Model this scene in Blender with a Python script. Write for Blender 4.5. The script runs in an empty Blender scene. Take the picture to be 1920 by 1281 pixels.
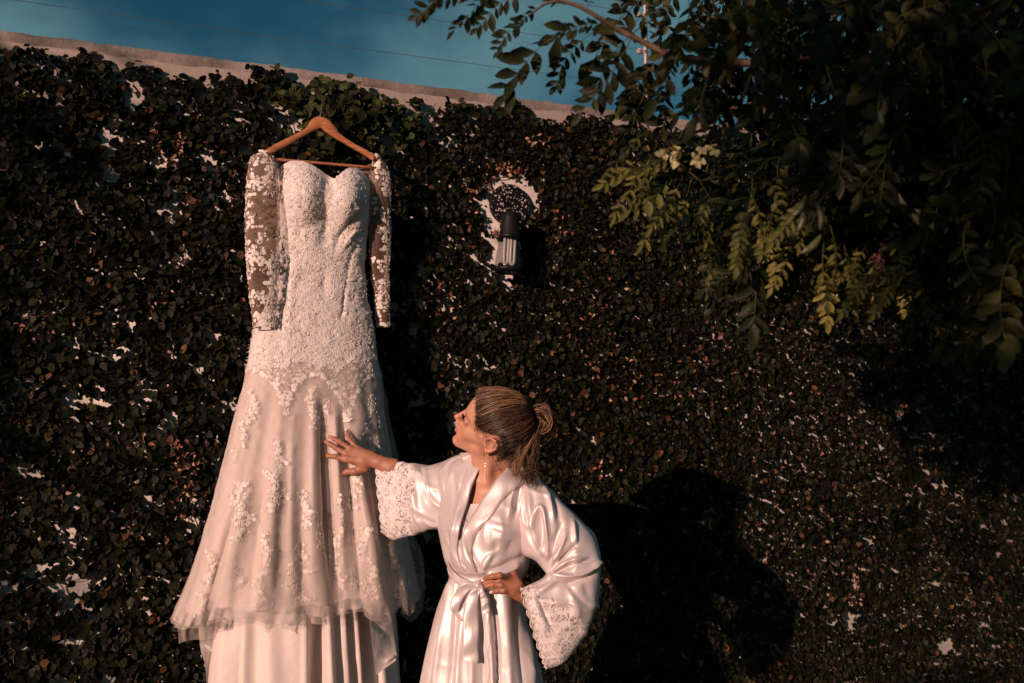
import bpy, math, random
import numpy as np
from mathutils import Vector
from mathutils.bvhtree import BVHTree

# ------------------------------------------------------------------ camera, world, sun, exposure
S = bpy.context.scene
COL = S.collection
CAMZ = 1.45
FPX = 1867.0
PIT = math.atan(199.5 / FPX)
camd = bpy.data.cameras.new("camera")
camd.sensor_width = 36.0
camd.lens = FPX / 1920 * 36
camd.clip_start = 0.05
camd.clip_end = 2000
camd.dof.use_dof = True
camd.dof.focus_distance = 3.15
camd.dof.aperture_fstop = 3.2
cam = bpy.data.objects.new("camera", camd)
cam.location = (0, 0, CAMZ)
cam.rotation_euler = (math.radians(90) + PIT, 0, 0)
COL.objects.link(cam)
S.camera = cam

SUNV = Vector((0.69, 1.0, -0.236)).normalized()      # direction the light travels
SUN_EL = math.asin(-SUNV.z)
SUN_AZ = math.atan2(-SUNV.x, -SUNV.y)
w = bpy.data.worlds.new("World")
S.world = w
w.use_nodes = True
nt = w.node_tree
nt.nodes.clear()
def wn_(t, **k):
    n = nt.nodes.new(t)
    for a, b in k.items():
        setattr(n, a, b)
    return n
sky = wn_('ShaderNodeTexSky', sky_type='NISHITA')
sky.sun_disc = False
sky.sun_elevation = SUN_EL
sky.sun_rotation = SUN_AZ % (2 * math.pi)
sky.air_density = 1.0
sky.dust_density = 0.3
sky.ozone_density = 3.0
tint = wn_('ShaderNodeMix', data_type='RGBA', blend_type='MULTIPLY')
tint.inputs[0].default_value = 1.0
tint.inputs[7].default_value = (0.34, 0.90, 0.86, 1)
nt.links.new(sky.outputs[0], tint.inputs[6])
tc = wn_('ShaderNodeTexCoord')
mp = wn_('ShaderNodeMapping')
mp.inputs['Scale'].default_value = (1.0, 1.0, 2.2)
mp.inputs['Location'].default_value = (0.1, 0.0, 0.30)
nt.links.new(tc.outputs['Generated'], mp.inputs[0])
no = wn_('ShaderNodeTexNoise')
no.inputs['Scale'].default_value = 3.6
no.inputs['Detail'].default_value = 5
no.inputs['Roughness'].default_value = 0.5
no.inputs['Distortion'].default_value = 0.25
nt.links.new(mp.outputs[0], no.inputs['Vector'])
cr = wn_('ShaderNodeValToRGB')
cr.color_ramp.interpolation = 'EASE'
cr.color_ramp.elements[0].position = 0.34
cr.color_ramp.elements[1].position = 0.72
nt.links.new(no.outputs[0], cr.inputs[0])
mx = wn_('ShaderNodeMix', data_type='RGBA')
mx.inputs[7].default_value = (3.0, 5.9, 6.6, 1)       # soft lit cloud, same units as the sky
nt.links.new(cr.outputs[0], mx.inputs[0])
nt.links.new(tint.outputs[2], mx.inputs[6])
bg = wn_('ShaderNodeBackground')
bg.inputs[1].default_value = 0.041
ow = wn_('ShaderNodeOutputWorld')
nt.links.new(mx.outputs[2], bg.inputs[0])
nt.links.new(bg.outputs[0], ow.inputs[0])

sd = bpy.data.lights.new("sun", 'SUN')
sd.energy = 4.6
sd.angle = math.radians(0.6)
sd.color = (1.0, 0.63, 0.50)
so = bpy.data.objects.new("sun", sd)
so.rotation_euler = SUNV.to_track_quat('-Z', 'Y').to_euler()
so.location = (-3, -4, 5)
COL.objects.link(so)
S.view_settings.view_transform = 'Standard'
S.view_settings.look = 'None'
S.view_settings.gamma = 1.0
S.view_settings.exposure = 0.0
S.view_settings.use_curve_mapping = False
S.cycles.transparent_max_bounces = 24
S.cycles.max_bounces = 6

# ------------------------------------------------------------------ geometry of the view used to survey the place
YAW = math.radians(20.3)
WA = np.array([math.cos(YAW), math.sin(YAW), 0.0])    # along the wall
WN = np.array([math.sin(YAW), -math.cos(YAW), 0.0])   # out of the wall
W0 = np.array([0.0, 3.8, 0.0])
CAMP = np.array([0, 0, CAMZ])
FW = np.array([0, math.cos(PIT), math.sin(PIT)])
UPV = np.array([0, -math.sin(PIT), math.cos(PIT)])
RT = np.array([1.0, 0, 0])
def ray(px, py):
    px = np.asarray(px, float)[..., None]; py = np.asarray(py, float)[..., None]
    return FW + (px - 960) / FPX * RT + (640.5 - py) / FPX * UPV
def PY(px, py, Y):
    r = ray(px, py)
    t = np.asarray(Y, float)[..., None] / r[..., 1:2]
    return CAMP + r * t
def PW(px, py, n=0.0):
    r = ray(px, py)
    t = ((W0 - CAMP) @ WN + np.asarray(n, float))[..., None] / (r @ WN)[..., None]
    return CAMP + r * t
def proj(P):
    d = P - CAMP
    z = d @ FW
    return 960 + FPX * (d @ RT) / z, 640.5 - FPX * (d @ UPV) / z
def wl(P):
    d = P - W0
    return d @ WA, P[..., 2], d @ WN
def fromw(a, z, n):
    a = np.asarray(a, float)[..., None]; z = np.asarray(z, float)[..., None]; n = np.asarray(n, float)[..., None]
    return W0 + a * WA + n * WN + z * np.array([0, 0, 1.0])

# ------------------------------------------------------------------ helpers
RNG = np.random.default_rng(7)
random.seed(7)
def mesh_np(name, V, faces, colors=None, smooth=True, uv=None):
    """faces: list of int arrays, each (n,k)"""
    me = bpy.data.meshes.new(name)
    V = np.ascontiguousarray(V, dtype=np.float32)
    me.vertices.add(len(V)); me.vertices.foreach_set('co', V.ravel())
    faces = [np.asarray(f, dtype=np.int32) for f in faces if len(f)]
    nl = sum(f.size for f in faces); npoly = sum(len(f) for f in faces)
    me.loops.add(nl); me.polygons.add(npoly)
    me.loops.foreach_set('vertex_index', np.concatenate([f.ravel() for f in faces]))
    tot = np.concatenate([np.full(len(f), f.shape[1], np.int32) for f in faces])
    st = np.concatenate([[0], np.cumsum(tot)[:-1]]).astype(np.int32)
    me.polygons.foreach_set('loop_start', st)
    me.update(calc_edges=True)
    me.validate()
    if smooth:
        me.polygons.foreach_set('use_smooth', np.ones(len(me.polygons), bool))
    if colors is not None:
        at = me.color_attributes.new('tone', 'FLOAT_COLOR', 'POINT')
        c = np.ones((len(V), 4), np.float32); c[:, :3] = colors
        at.data.foreach_set('color', c.ravel())
    return me
def link(name, me, mat=None, parent=None, **props):
    o = bpy.data.objects.new(name, me)
    COL.objects.link(o)
    if mat is not None and me is not None and not len(me.materials):
        me.materials.append(mat)
    if parent is not None:
        o.parent = parent
    for k, v in props.items():
        o[k] = v
    return o
def thing(name, label, cat, group=None, loc=(0, 0, 0)):
    o = bpy.data.objects.new(name, None)
    o.empty_display_size = 0.1
    COL.objects.link(o)
    o.location = loc
    o['label'] = label; o['category'] = cat
    if group: o['group'] = group
    return o
class MB:
    def __init__(s): s.V = []; s.F = {3: [], 4: []}; s.C = []; s.n = 0
    def add(s, V, F, c=None):
        V = np.asarray(V, float); F = np.asarray(F, int)
        s.F[F.shape[1]].append(F + s.n); s.V.append(V); s.n += len(V)
        s.C.append(np.tile(np.asarray(c if c is not None else (1, 1, 1), float), (len(V), 1)) if np.ndim(c) < 2 else c)
        return s
    def addm(s, V, Fs, c=None):
        base = s.n
        V = np.asarray(V, float)
        for F in Fs:
            F = np.asarray(F, int)
            if len(F): s.F[F.shape[1]].append(F + base)
        s.V.append(V); s.n += len(V)
        s.C.append(np.tile(np.asarray(c if c is not None else (1, 1, 1), float), (len(V), 1)) if np.ndim(c) < 2 else c)
        return s
    def build(s, name, mat, parent=None, smooth=True, **props):
        fs = [np.concatenate(s.F[k]) for k in (3, 4) if s.F[k]]
        me = mesh_np(name, np.concatenate(s.V), fs, np.concatenate(s.C), smooth)
        return link(name, me, mat, parent, **props)
def box(lo, hi, B=None):
    lo, hi = np.array(lo, float), np.array(hi, float)
    v = np.array([[(lo, hi)[(i >> k) & 1][k] for k in range(3)] for i in range(8)])
    if B is not None: v = v @ B
    f = [[0, 2, 3, 1], [4, 5, 7, 6], [0, 1, 5, 4], [2, 6, 7, 3], [0, 4, 6, 2], [1, 3, 7, 5]]
    return v, np.array(f)
def frames(P):
    P = np.asarray(P, float)
    T = np.gradient(P, axis=0); T /= np.linalg.norm(T, axis=1)[:, None] + 1e-12
    ref = np.array([0.3, 0.2, 0.93])
    A = np.zeros_like(P)
    a = np.cross(T[0], ref); a /= np.linalg.norm(a) + 1e-9
    for i in range(len(P)):
        a = a - T[i] * (a @ T[i]); a /= np.linalg.norm(a) + 1e-9
        A[i] = a
    return T, A, np.cross(T, A)
def tube(P, r, k=6, cap=True):
    P = np.asarray(P, float); n = len(P)
    r = np.broadcast_to(np.asarray(r, float), (n,))
    T, A, B = frames(P)
    th = np.arange(k) * 2 * np.pi / k
    V = P[:, None] + r[:, None, None] * (np.cos(th)[None, :, None] * A[:, None] + np.sin(th)[None, :, None] * B[:, None])
    V = V.reshape(-1, 3)
    i, j = np.meshgrid(np.arange(n - 1), np.arange(k), indexing='ij')
    j2 = (j + 1) % k
    F = np.stack([i * k + j, i * k + j2, (i + 1) * k + j2, (i + 1) * k + j], -1).reshape(-1, 4)
    if cap:
        V = np.vstack([V, P[0], P[-1]])
        a = np.arange(k); b = (a + 1) % k
        t1 = np.stack([b, a, np.full(k, n * k)], 1); t2 = np.stack([(n - 1) * k + a, (n - 1) * k + b, np.full(k, n * k + 1)], 1)
        return V, [F, np.vstack([t1, t2])]
    return V, [F]
def catmull(K, n):
    K = np.asarray(K, float); m = len(K)
    if m == 2:
        t = np.linspace(0, 1, n)[:, None]
        return (K[0].reshape(1, -1) * (1 - t) + K[1].reshape(1, -1) * t).reshape((n,) + K.shape[1:])
    sh = K.shape[1:]; K = K.reshape(m, -1)
    E = np.vstack([2 * K[0] - K[1], K, 2 * K[-1] - K[-2]])
    t = np.linspace(0, m - 1, n); i = np.clip(t.astype(int), 0, m - 2); f = (t - i)[:, None]
    p0, p1, p2, p3 = E[i], E[i + 1], E[i + 2], E[i + 3]
    R = 0.5 * (2 * p1 + (p2 - p0) * f + (2 * p0 - 5 * p1 + 4 * p2 - p3) * f ** 2 + (3 * p1 - p0 - 3 * p2 + p3) * f ** 3)
    return R.reshape((n,) + sh)
def lathe(prof, k=24):
    prof = np.asarray(prof, float); n = len(prof)
    th = np.arange(k) * 2 * np.pi / k
    V = np.stack([prof[:, 0:1] * np.cos(th), prof[:, 0:1] * np.sin(th), np.repeat(prof[:, 1:2], k, 1)], -1).reshape(-1, 3)
    i, j = np.meshgrid(np.arange(n - 1), np.arange(k), indexing='ij'); j2 = (j + 1) % k
    return V, np.stack([i * k + j, i * k + j2, (i + 1) * k + j2, (i + 1) * k + j], -1).reshape(-1, 4)
def hash01(*ks):
    h = np.zeros(np.broadcast(*ks).shape, np.uint64)
    for m, k in zip((73856093, 19349663, 83492791, 2654435761), ks):
        h = h ^ ((np.asarray(k).astype(np.int64) & 0xffffffff).astype(np.uint64) * np.uint64(m) & np.uint64(0xffffffff))
    h = (h ^ (h >> np.uint64(13))) * np.uint64(1274126177) & np.uint64(0xffffffff)
    h = h ^ (h >> np.uint64(16))
    return (h & np.uint64(0xffffff)).astype(float) / 0xffffff
def vnoise(P, s, seed=0):
    P = np.asarray(P, float) / s
    i = np.floor(P).astype(int); f = P - i; f = f * f * (3 - 2 * f)
    d = P.shape[-1]; out = 0
    for c in range(2 ** d):
        o = [(c >> k) & 1 for k in range(d)]
        wgt = 1
        for k in range(d): wgt = wgt * (f[..., k] if o[k] else 1 - f[..., k])
        out = out + wgt * hash01(*[i[..., k] + o[k] for k in range(d)], np.full(i.shape[:-1], seed))
    return out * 2 - 1
def fbm(P, s, seed=0, o=3):
    return sum(vnoise(P, s / 2 ** k, seed + k) / 2 ** k for k in range(o)) / 1.6
def inpoly(x, y, poly):
    r = np.zeros(np.shape(x), bool); n = len(poly)
    for i in range(n):
        x1, y1 = poly[i]; x2, y2 = poly[(i + 1) % n]
        c = ((y1 > y) != (y2 > y))
        r ^= c & (x < (x2 - x1) * (y - y1) / ((y2 - y1) + 1e-12) + x1)
    return r
def gnormals(P, closed=True):
    if closed: du = np.roll(P, -1, 1) - np.roll(P, 1, 1)
    else: du = np.gradient(P, axis=1)
    dv = np.gradient(P, axis=0)
    N = np.cross(dv, du); N /= np.linalg.norm(N, axis=2)[..., None] + 1e-12
    return N
def gfaces(R, C, closed=True, mask=None):
    i, j = np.meshgrid(np.arange(R - 1), np.arange(C if closed else C - 1), indexing='ij'); j2 = (j + 1) % C
    F = np.stack([i * C + j, i * C + j2, (i + 1) * C + j2, (i + 1) * C + j], -1).reshape(-1, 4)
    if mask is not None: F = F[mask.reshape(-1)[F].all(1)]
    return F
def outward(P, N):
    c = P.mean(1, keepdims=True)
    s = np.sign(((P - c) * N).sum())
    return N * (s if s else 1)
def pdist(px, py, poly):
    """distance to a polyline and the place along it 0..1"""
    poly = np.asarray(poly, float); best = np.full(np.shape(px), 1e9); at = np.zeros(np.shape(px)); side = np.zeros(np.shape(px))
    L = np.concatenate([[0], np.cumsum(np.linalg.norm(np.diff(poly, axis=0), axis=1))])
    for k in range(len(poly) - 1):
        a, b = poly[k], poly[k + 1]; d = b - a; l2 = d @ d
        t = np.clip(((px - a[0]) * d[0] + (py - a[1]) * d[1]) / l2, 0, 1)
        dx, dy = px - a[0] - t * d[0], py - a[1] - t * d[1]
        dd = np.hypot(dx, dy); m = dd < best
        best = np.where(m, dd, best); at = np.where(m, (L[k] + t * math.sqrt(l2)) / L[-1], at)
        side = np.where(m, np.sign(dx * d[1] - dy * d[0]), side)
    return best, at, side
def folds(P, N, strokes, front=True):
    """raise (+) or sink (-) cloth along surveyed fold lines: (polyline, width px, amount m[, taper])"""
    px, py = proj(P)
    vd = CAMP - P; vd /= np.linalg.norm(vd, axis=-1)[..., None]
    fm = np.clip((N * vd).sum(-1) * 3 + 0.1, 0, 1)
    D = np.zeros(px.shape)
    for st in strokes:
        poly, wd, am = st[0], st[1], st[2]
        tp = st[3] if len(st) > 3 else 0.5
        pl = catmull(poly, max(2, len(poly) * 4)) if len(poly) > 2 else poly
        d, t, sd_ = pdist(px, py, pl)
        e = np.sin(np.clip(t, 0.02, 0.98) * np.pi) ** tp
        x = d / wd
        prof = np.exp(-x * x) if am > 0 else np.exp(-np.abs(x) ** 1.5)
        D += am * e * prof
    return P + N * (D * fm)[..., None]
# ------------------------------------------------------------------ materials
class NT:
    def __init__(s, name):
        s.m = bpy.data.materials.new(name); s.m.use_nodes = True; s.t = s.m.node_tree; s.t.nodes.clear()
        s.o = s.n('ShaderNodeOutputMaterial'); s.b = s.n('ShaderNodeBsdfPrincipled'); s.l(s.b.outputs[0], s.o.inputs[0])
        s.tc = s.n('ShaderNodeTexCoord')
    def n(s, t, **k):
        x = s.t.nodes.new(t)
        for a, b in k.items(): setattr(x, a, b)
        return x
    def l(s, a, b): s.t.links.new(a, b)
    def set(s, **k):
        for a, b in k.items():
            s.b.inputs[a.replace('_', ' ')].default_value = b
        return s
    def noise(s, sc, det=3, dist=0, rough=0.5, coord=None):
        x = s.n('ShaderNodeTexNoise'); x.inputs['Scale'].default_value = sc; x.inputs['Detail'].default_value = det
        x.inputs['Distortion'].default_value = dist; x.inputs['Roughness'].default_value = rough
        s.l(coord or s.tc.outputs['Object'], x.inputs['Vector']); return x.outputs[0]
    def ramp(s, v, *st):
        x = s.n('ShaderNodeValToRGB'); e = x.color_ramp.elements
        while len(e) < len(st): e.new(0.5)
        for k, (p, c) in enumerate(st):
            e[k].position = p; e[k].color = (c, c, c, 1) if np.isscalar(c) else (*c, 1)
        s.l(v, x.inputs[0]); return x.outputs[0]
    def mix(s, f, a, b, bt='MIX'):
        x = s.n('ShaderNodeMix', data_type='RGBA', blend_type=bt)
        for i, v in ((0, f), (6, a), (7, b)):
            if hasattr(v, 'node'): s.l(v, x.inputs[i])
            elif i == 0: x.inputs[0].default_value = v
            else: x.inputs[i].default_value = (*v, 1)
        return x.outputs[2]
    def math(s, op, a, b=0.0):
        x = s.n('ShaderNodeMath', operation=op)
        for i, v in enumerate((a, b)):
            if hasattr(v, 'node'): s.l(v, x.inputs[i])
            else: x.inputs[i].default_value = v
        return x.outputs[0]
    def vor(s, sc, feat='F1', coord=None, rnd=1.0):
        x = s.n('ShaderNodeTexVoronoi', feature=feat); x.inputs['Scale'].default_value = sc; x.inputs['Randomness'].default_value = rnd
        s.l(coord or s.tc.outputs['Object'], x.inputs['Vector']); return x.outputs['Distance']
    def warp(s, sc, amt):
        x = s.n('ShaderNodeTexNoise'); x.inputs['Scale'].default_value = sc; x.inputs['Detail'].default_value = 2
        s.l(s.tc.outputs['Object'], x.inputs['Vector'])
        v = s.n('ShaderNodeVectorMath', operation='SCALE'); v.inputs['Scale'].default_value = amt; s.l(x.outputs['Color'], v.inputs[0])
        a = s.n('ShaderNodeVectorMath', operation='ADD'); s.l(s.tc.outputs['Object'], a.inputs[0]); s.l(v.outputs[0], a.inputs[1]); return a.outputs[0]
    def bump(s, h, dist, st=1.0):
        x = s.n('ShaderNodeBump'); x.inputs['Distance'].default_value = dist; x.inputs['Strength'].default_value = st
        if s.b.inputs['Normal'].links: s.l(s.b.inputs['Normal'].links[0].from_socket, x.inputs['Normal'])
        s.l(h, x.inputs['Height']); s.l(x.outputs[0], s.b.inputs['Normal']); return s
    def base(s, c): s.l(c, s.b.inputs['Base Color']); return s
    def alpha(s, a): s.l(a, s.b.inputs['Alpha']); return s
    def tone(s):
        x = s.n('ShaderNodeVertexColor', layer_name='tone'); return x.outputs[0]
M = {}
# wall: old painted plaster with grey runs and fine cracks
t = NT('plaster')
c = t.mix(t.ramp(t.noise(1.6, 5), (0.35, 0), (0.7, 1)), (0.46, 0.41, 0.37), (0.60, 0.55, 0.51))
t.base(t.mix(t.ramp(t.noise(14, 7, 0.2), (0.5, 0), (0.66, 0.6)), c, (0.30, 0.27, 0.24)))
sep = t.n('ShaderNodeSeparateXYZ'); t.l(t.tc.outputs['Object'], sep.inputs[0])
zt = t.math('ADD', sep.outputs[2], t.math('MULTIPLY', t.noise(4, 5), 0.14))
t.base(t.mix(t.ramp(t.math('MULTIPLY', t.math('SUBTRACT', zt, 2.66), 7.0), (0.0, 0), (1.0, 1)), t.b.inputs['Base Color'].links[0].from_socket, (0.27, 0.22, 0.19)))
t.bump(t.noise(45, 5), 0.004).bump(t.noise(6, 3), 0.01).set(Roughness=0.9); M['plaster'] = t.m
t = NT('raw_concrete')
c = t.mix(t.ramp(t.noise(5, 6, 0.3), (0.36, 0), (0.64, 1)), (0.14, 0.115, 0.10), (0.32, 0.265, 0.235))
t.base(c).bump(t.noise(60, 5), 0.004).set(Roughness=0.95); M['concrete'] = t.m
t = NT('grass_soil')
t.base(t.mix(t.ramp(t.noise(3, 6), (0.4, 0), (0.6, 1)), (0.030, 0.045, 0.015), (0.06, 0.045, 0.03))).bump(t.noise(30, 6), 0.03).set(Roughness=1.0); M['soil'] = t.m
def leafmat(name, rough, spec=0.3, trans=0.0):
    t = NT(name)
    n = t.ramp(t.noise(60, 3), (0.3, 0.75), (0.7, 1.15))
    t.base(t.mix(1.0, t.tone(), n, 'MULTIPLY')).set(Roughness=rough)
    t.b.inputs['Specular IOR Level'].default_value = spec
    t.bump(t.noise(160, 2), 0.0015)
    if trans:
        tr = t.n('ShaderNodeBsdfTranslucent'); t.l(t.mix(1.0, t.tone(), (1.5, 1.6, 0.5), 'MULTIPLY'), tr.inputs[0])
        ms = t.n('ShaderNodeMixShader'); ms.inputs[0].default_value = trans
        t.l(t.b.outputs[0], ms.inputs[1]); t.l(tr.outputs[0], ms.inputs[2]); t.l(ms.outputs[0], t.o.inputs[0])
    return t.m
M['ivy'] = leafmat('ivy_leaf', 0.55, 0.12)
M['leaf'] = leafmat('tree_leaf', 0.5, 0.22, trans=0.25)
t = NT('bark')
t.base(t.mix(t.ramp(t.noise(25, 5, 1), (0.4, 0), (0.6, 1)), (0.06, 0.035, 0.02), (0.14, 0.085, 0.05))).bump(t.noise(70, 4), 0.004).set(Roughness=0.85); M['bark'] = t.m
t = NT('dry_stem')
t.base(t.mix(t.noise(30), (0.07, 0.035, 0.02), (0.24, 0.14, 0.10))).set(Roughness=0.8); M['stem'] = t.m
t = NT('twig')
t.base(t.mix(t.noise(12), (0.12, 0.11, 0.04), (0.17, 0.10, 0.05))).set(Roughness=0.7); M['twig'] = t.m
t = NT('pod_skin'); t.base(t.mix(t.noise(20), (0.038, 0.045, 0.016), (0.085, 0.085, 0.034))).bump(t.noise(90), 0.002).set(Roughness=0.42); M['pod'] = t.m
t = NT('blossom'); t.base(t.mix(t.noise(30), (0.42, 0.12, 0.10), (0.55, 0.24, 0.18))).set(Roughness=0.7); M['blossom'] = t.m
t = NT('pale_blossom'); t.base(t.mix(t.noise(40), (0.45, 0.42, 0.18), (0.62, 0.55, 0.32))).set(Roughness=0.7); M['pale'] = t.m
t = NT('black_paint'); t.b.inputs['Specular IOR Level'].default_value = 0.25; t.base(t.mix(t.ramp(t.noise(30), (0.4, 0), (0.7, 1)), (0.005, 0.005, 0.005), (0.012, 0.010, 0.009))).set(Roughness=0.5).bump(t.noise(200), 0.0004); M['black'] = t.m
t = NT('flecked_black')
v = t.vor(95, 'F1', t.warp(60, 0.012)); nn = t.noise(60, 2)
f = t.ramp(t.math('ADD', v, t.math('MULTIPLY', nn, 0.55)), (0.54, 1), (0.58, 0))
t.b.inputs['Specular IOR Level'].default_value = 0.2; t.base(t.mix(f, (0.006, 0.006, 0.007), (0.6, 0.5, 0.45))).set(Roughness=0.5).bump(f, 0.0008); M['fleck'] = t.m
t = NT('shade_glass'); t.set(Roughness=0.04, IOR=1.5)
t.b.inputs['Base Color'].default_value = (0.003, 0.003, 0.003, 1); t.b.inputs['Alpha'].default_value = 0.20; t.b.inputs['Specular IOR Level'].default_value = 1.0; M['glass'] = t.m
t = NT('bulb_glass'); t.set(Roughness=0.35); t.base(t.mix(t.noise(20), (0.80, 0.76, 0.72), (0.86, 0.82, 0.78))); M['bulb'] = t.m
t = NT('galvanised'); t.base(t.mix(t.noise(40, 4), (0.28, 0.24, 0.22), (0.40, 0.36, 0.33))).set(Roughness=0.5, Metallic=0.5); M['steel'] = t.m
t = NT('insulator'); t.base(t.mix(t.noise(40), (0.45, 0.36, 0.32), (0.55, 0.47, 0.42))).set(Roughness=0.5); M['insul'] = t.m
t = NT('wire'); t.base(t.mix(t.noise(40), (0.06, 0.07, 0.08), (0.10, 0.11, 0.12))).set(Roughness=0.6); M['wire'] = t.m
t = NT('hanger_wood')
mpn = t.n('ShaderNodeMapping'); mpn.inputs['Scale'].default_value = (6, 6, 90); t.l(t.tc.outputs['Object'], mpn.inputs[0])
t.base(t.mix(t.ramp(t.noise(3, 5, 0.4, coord=mpn.outputs[0]), (0.35, 0), (0.65, 1)), (0.36, 0.125, 0.055), (0.54, 0.22, 0.10))).set(Roughness=0.32).bump(t.noise(3, 3, coord=mpn.outputs[0]), 0.0006); M['wood'] = t.m

# ------------------------------------------------------------------ ground and wall
gme = mesh_np('ground', [(-300, -300, 0), (300, -300, 0), (300, 600, 0), (-300, 600, 0)], [np.array([[0, 1, 2, 3]])], smooth=False)
link('ground', gme, M['soil'], kind='structure')
ZT = PW(960, 182)[2]
wall = thing('garden_wall', 'tall pale plastered garden wall with rough concrete top edge behind the ivy', 'wall', loc=tuple(W0))
B3 = np.array([WA, -WN, [0, 0, 1]])
def wallbox(name, lo, hi, mat, par):
    """lo,hi in (along, into wall, up)"""
    v, f = box(lo, hi, B3)
    return link(name, mesh_np(name, v, [f], smooth=False), mat, par)
wallbox('wall_body', (-4.2, 0, -0.05), (8.5, 0.2, ZT - 0.01), M['plaster'], wall)
# the rough cap, with an uneven cast edge
na = 900
aa = np.linspace(-4.2, 8.5, na)
prof = [(0.001, ZT - 0.045), (-0.002, ZT - 0.02), (-0.001, ZT - 0.001), (0.1, ZT + 0.004), (0.2, ZT), (0.203, ZT - 0.032)]
V = []
for k, (d, z) in enumerate(prof):
    jz = 0.0030 * vnoise(np.stack([aa, aa * 0 + k * 3], 1), 0.03, 5) + 0.003 * vnoise(np.stack([aa, aa * 0], 1), 0.7, 6)
    jn = 0.0008 * vnoise(np.stack([aa, aa * 0 + k * 2], 1), 0.05, 9)
    V.append(aa[:, None] * WA + (-(d + jn))[:, None] * WN + (z + jz * (k not in (0, 5)))[:, None] * np.array([0, 0, 1]))
V = np.stack(V, 1)
link('wall_cap', mesh_np('wall_cap', V.reshape(-1, 3), [gfaces(na, 6, False)]), M['concrete'], wall)

# ------------------------------------------------------------------ climbing fig on the wall
ivy = thing('climbing_ivy', 'dense dark green climbing fig covering the whole wall face behind the dress', 'climbing plant', loc=tuple(W0))
holes = []   # (a, z, ra, rz)
def hole(px, py, rx, ry=None):
    p = PW(px, py); q = PW(px + rx, py); a, z, _ = wl(p); a2, _, _ = wl(q)
    holes.append((float(a), float(z), float(a2 - a), float((ry or rx) / rx * (a2 - a))))
for h in [(272, 720, 15), (320, 780, 11, 22), (276, 935, 14), (55, 885, 12, 8), (335, 915, 9, 20), (338, 690, 10), (378, 682, 8, 16), (305, 657, 8), (427, 725, 7, 13),
          (135, 1005, 13), (112, 915, 10), (15, 960, 7), (792, 212, 9, 26), (455, 268, 11, 8), (1585, 1157, 11), (1766, 1207, 14, 11), (1840, 1171, 7), (1622, 1010, 6, 9),
          (1596, 1092, 7, 11), (1115, 885, 9, 7), (1101, 821, 6, 8), (211, 150, 12, 7), (92, 180, 12, 9), (285, 228, 10, 7), (680, 165, 14, 20), (330, 375, 8, 14), (425, 365, 10, 12), (326, 380, 6), (430, 575, 8, 12),
          (290, 640, 6), (362, 935, 10, 14), (340, 960, 8, 14), (385, 745, 6, 12), (205, 660, 8), (70, 655, 8), (172, 745, 9), (915, 600, 7), (985, 250, 6, 12), (1000, 262, 8, 16), (865, 445, 6), (930, 610, 6),
          (1560, 1075, 5), (1895, 930, 5, 8), (1680, 770, 8, 6), (200, 1240, 8), (375, 1000, 6), (190, 1262, 9), (240, 1225, 7), (455, 400, 9), (418, 350, 8, 6), (437, 440, 6, 12)]: hole(*h)
lampgap = [(895, 383), (912, 341), (927, 311), (948, 322), (962, 317), (980, 328), (1002, 350), (1004, 385), (993, 400), (975, 430), (972, 500), (958, 520), (960, 545), (947, 553), (936, 531), (924, 505), (910, 480), (914, 455), (934, 438), (912, 430), (900, 405)]
lampback = [(934, 440), (990, 430), (990, 508), (950, 512), (928, 498), (932, 470)]
lg = PW(np.array([p[0] for p in lampgap]), np.array([p[1] for p in lampgap])); la, lz, _ = wl(lg); lampgap_w = list(zip(la, lz)); lg = PW(np.array([p[0] for p in lampback]) + 14, np.array([p[1] for p in lampback]) + 0); la, lz, _ = wl(lg); lampback_w = list(zip(la, lz))
def sizefield(a):
    return np.interp(a, [-2, -0.8, 0.3, 1.2, 2.6], [0.031, 0.032, 0.0265, 0.0245, 0.025])
NLV = 178000
a = np.interp(RNG.random(NLV), [0, .33, .55, 1.0], [-2.7, -.1, 1.0, 3.8]); z = RNG.uniform(0.02, ZT, NLV)
rim = ZT - 0.048 + 0.035 * vnoise(np.stack([a, a * 0], 1), 0.16, 21) + 0.028 * vnoise(np.stack([a, a * 0], 1), 0.05, 22)
keep = z < rim
keep &= ~(((a < -2.2) | (a > 3.4)) & (RNG.random(NLV) < 0.35))
sz = sizefield(a) * RNG.uniform(0.55, 1.25, NLV)
hn = fbm(np.stack([a, z], 1), 0.06, 31, 3) + 0.40 * fbm(np.stack([a, z], 1), 0.5, 41, 2)
thr = np.interp(a, [-2, -0.6, 0, 0.8, 3], [0.57, 0.54, 0.70, 1.5, 1.5])
fine_ = fbm(np.stack([a, z], 1), 0.036, 131, 2); keep &= (fine_ < np.interp(a, [-2, -0.3, 0.1, 1.0, 3], [0.40, 0.38, 0.48, 0.95, 1.5])) | (RNG.random(NLV) < 0.12)
keep &= (hn < thr) | (RNG.random(NLV) < 0.10)
for (ha, hz, ra, rz) in holes:
    q = ((a - ha) / ra) ** 2 + ((z - hz) / rz) ** 2 + 0.5 * vnoise(np.stack([a, z], 1), 0.02, 77)
    keep &= q > 1.35
keep &= ~inpoly(a + 0.006 * vnoise(np.stack([a, z], 1), 0.012, 5), z + 0.006 * vnoise(np.stack([a, z], 1), 0.012, 6), lampgap_w) | inpoly(a, z, lampback_w)
a, z, sz, hn = a[keep], z[keep], sz[keep], hn[keep]
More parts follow.
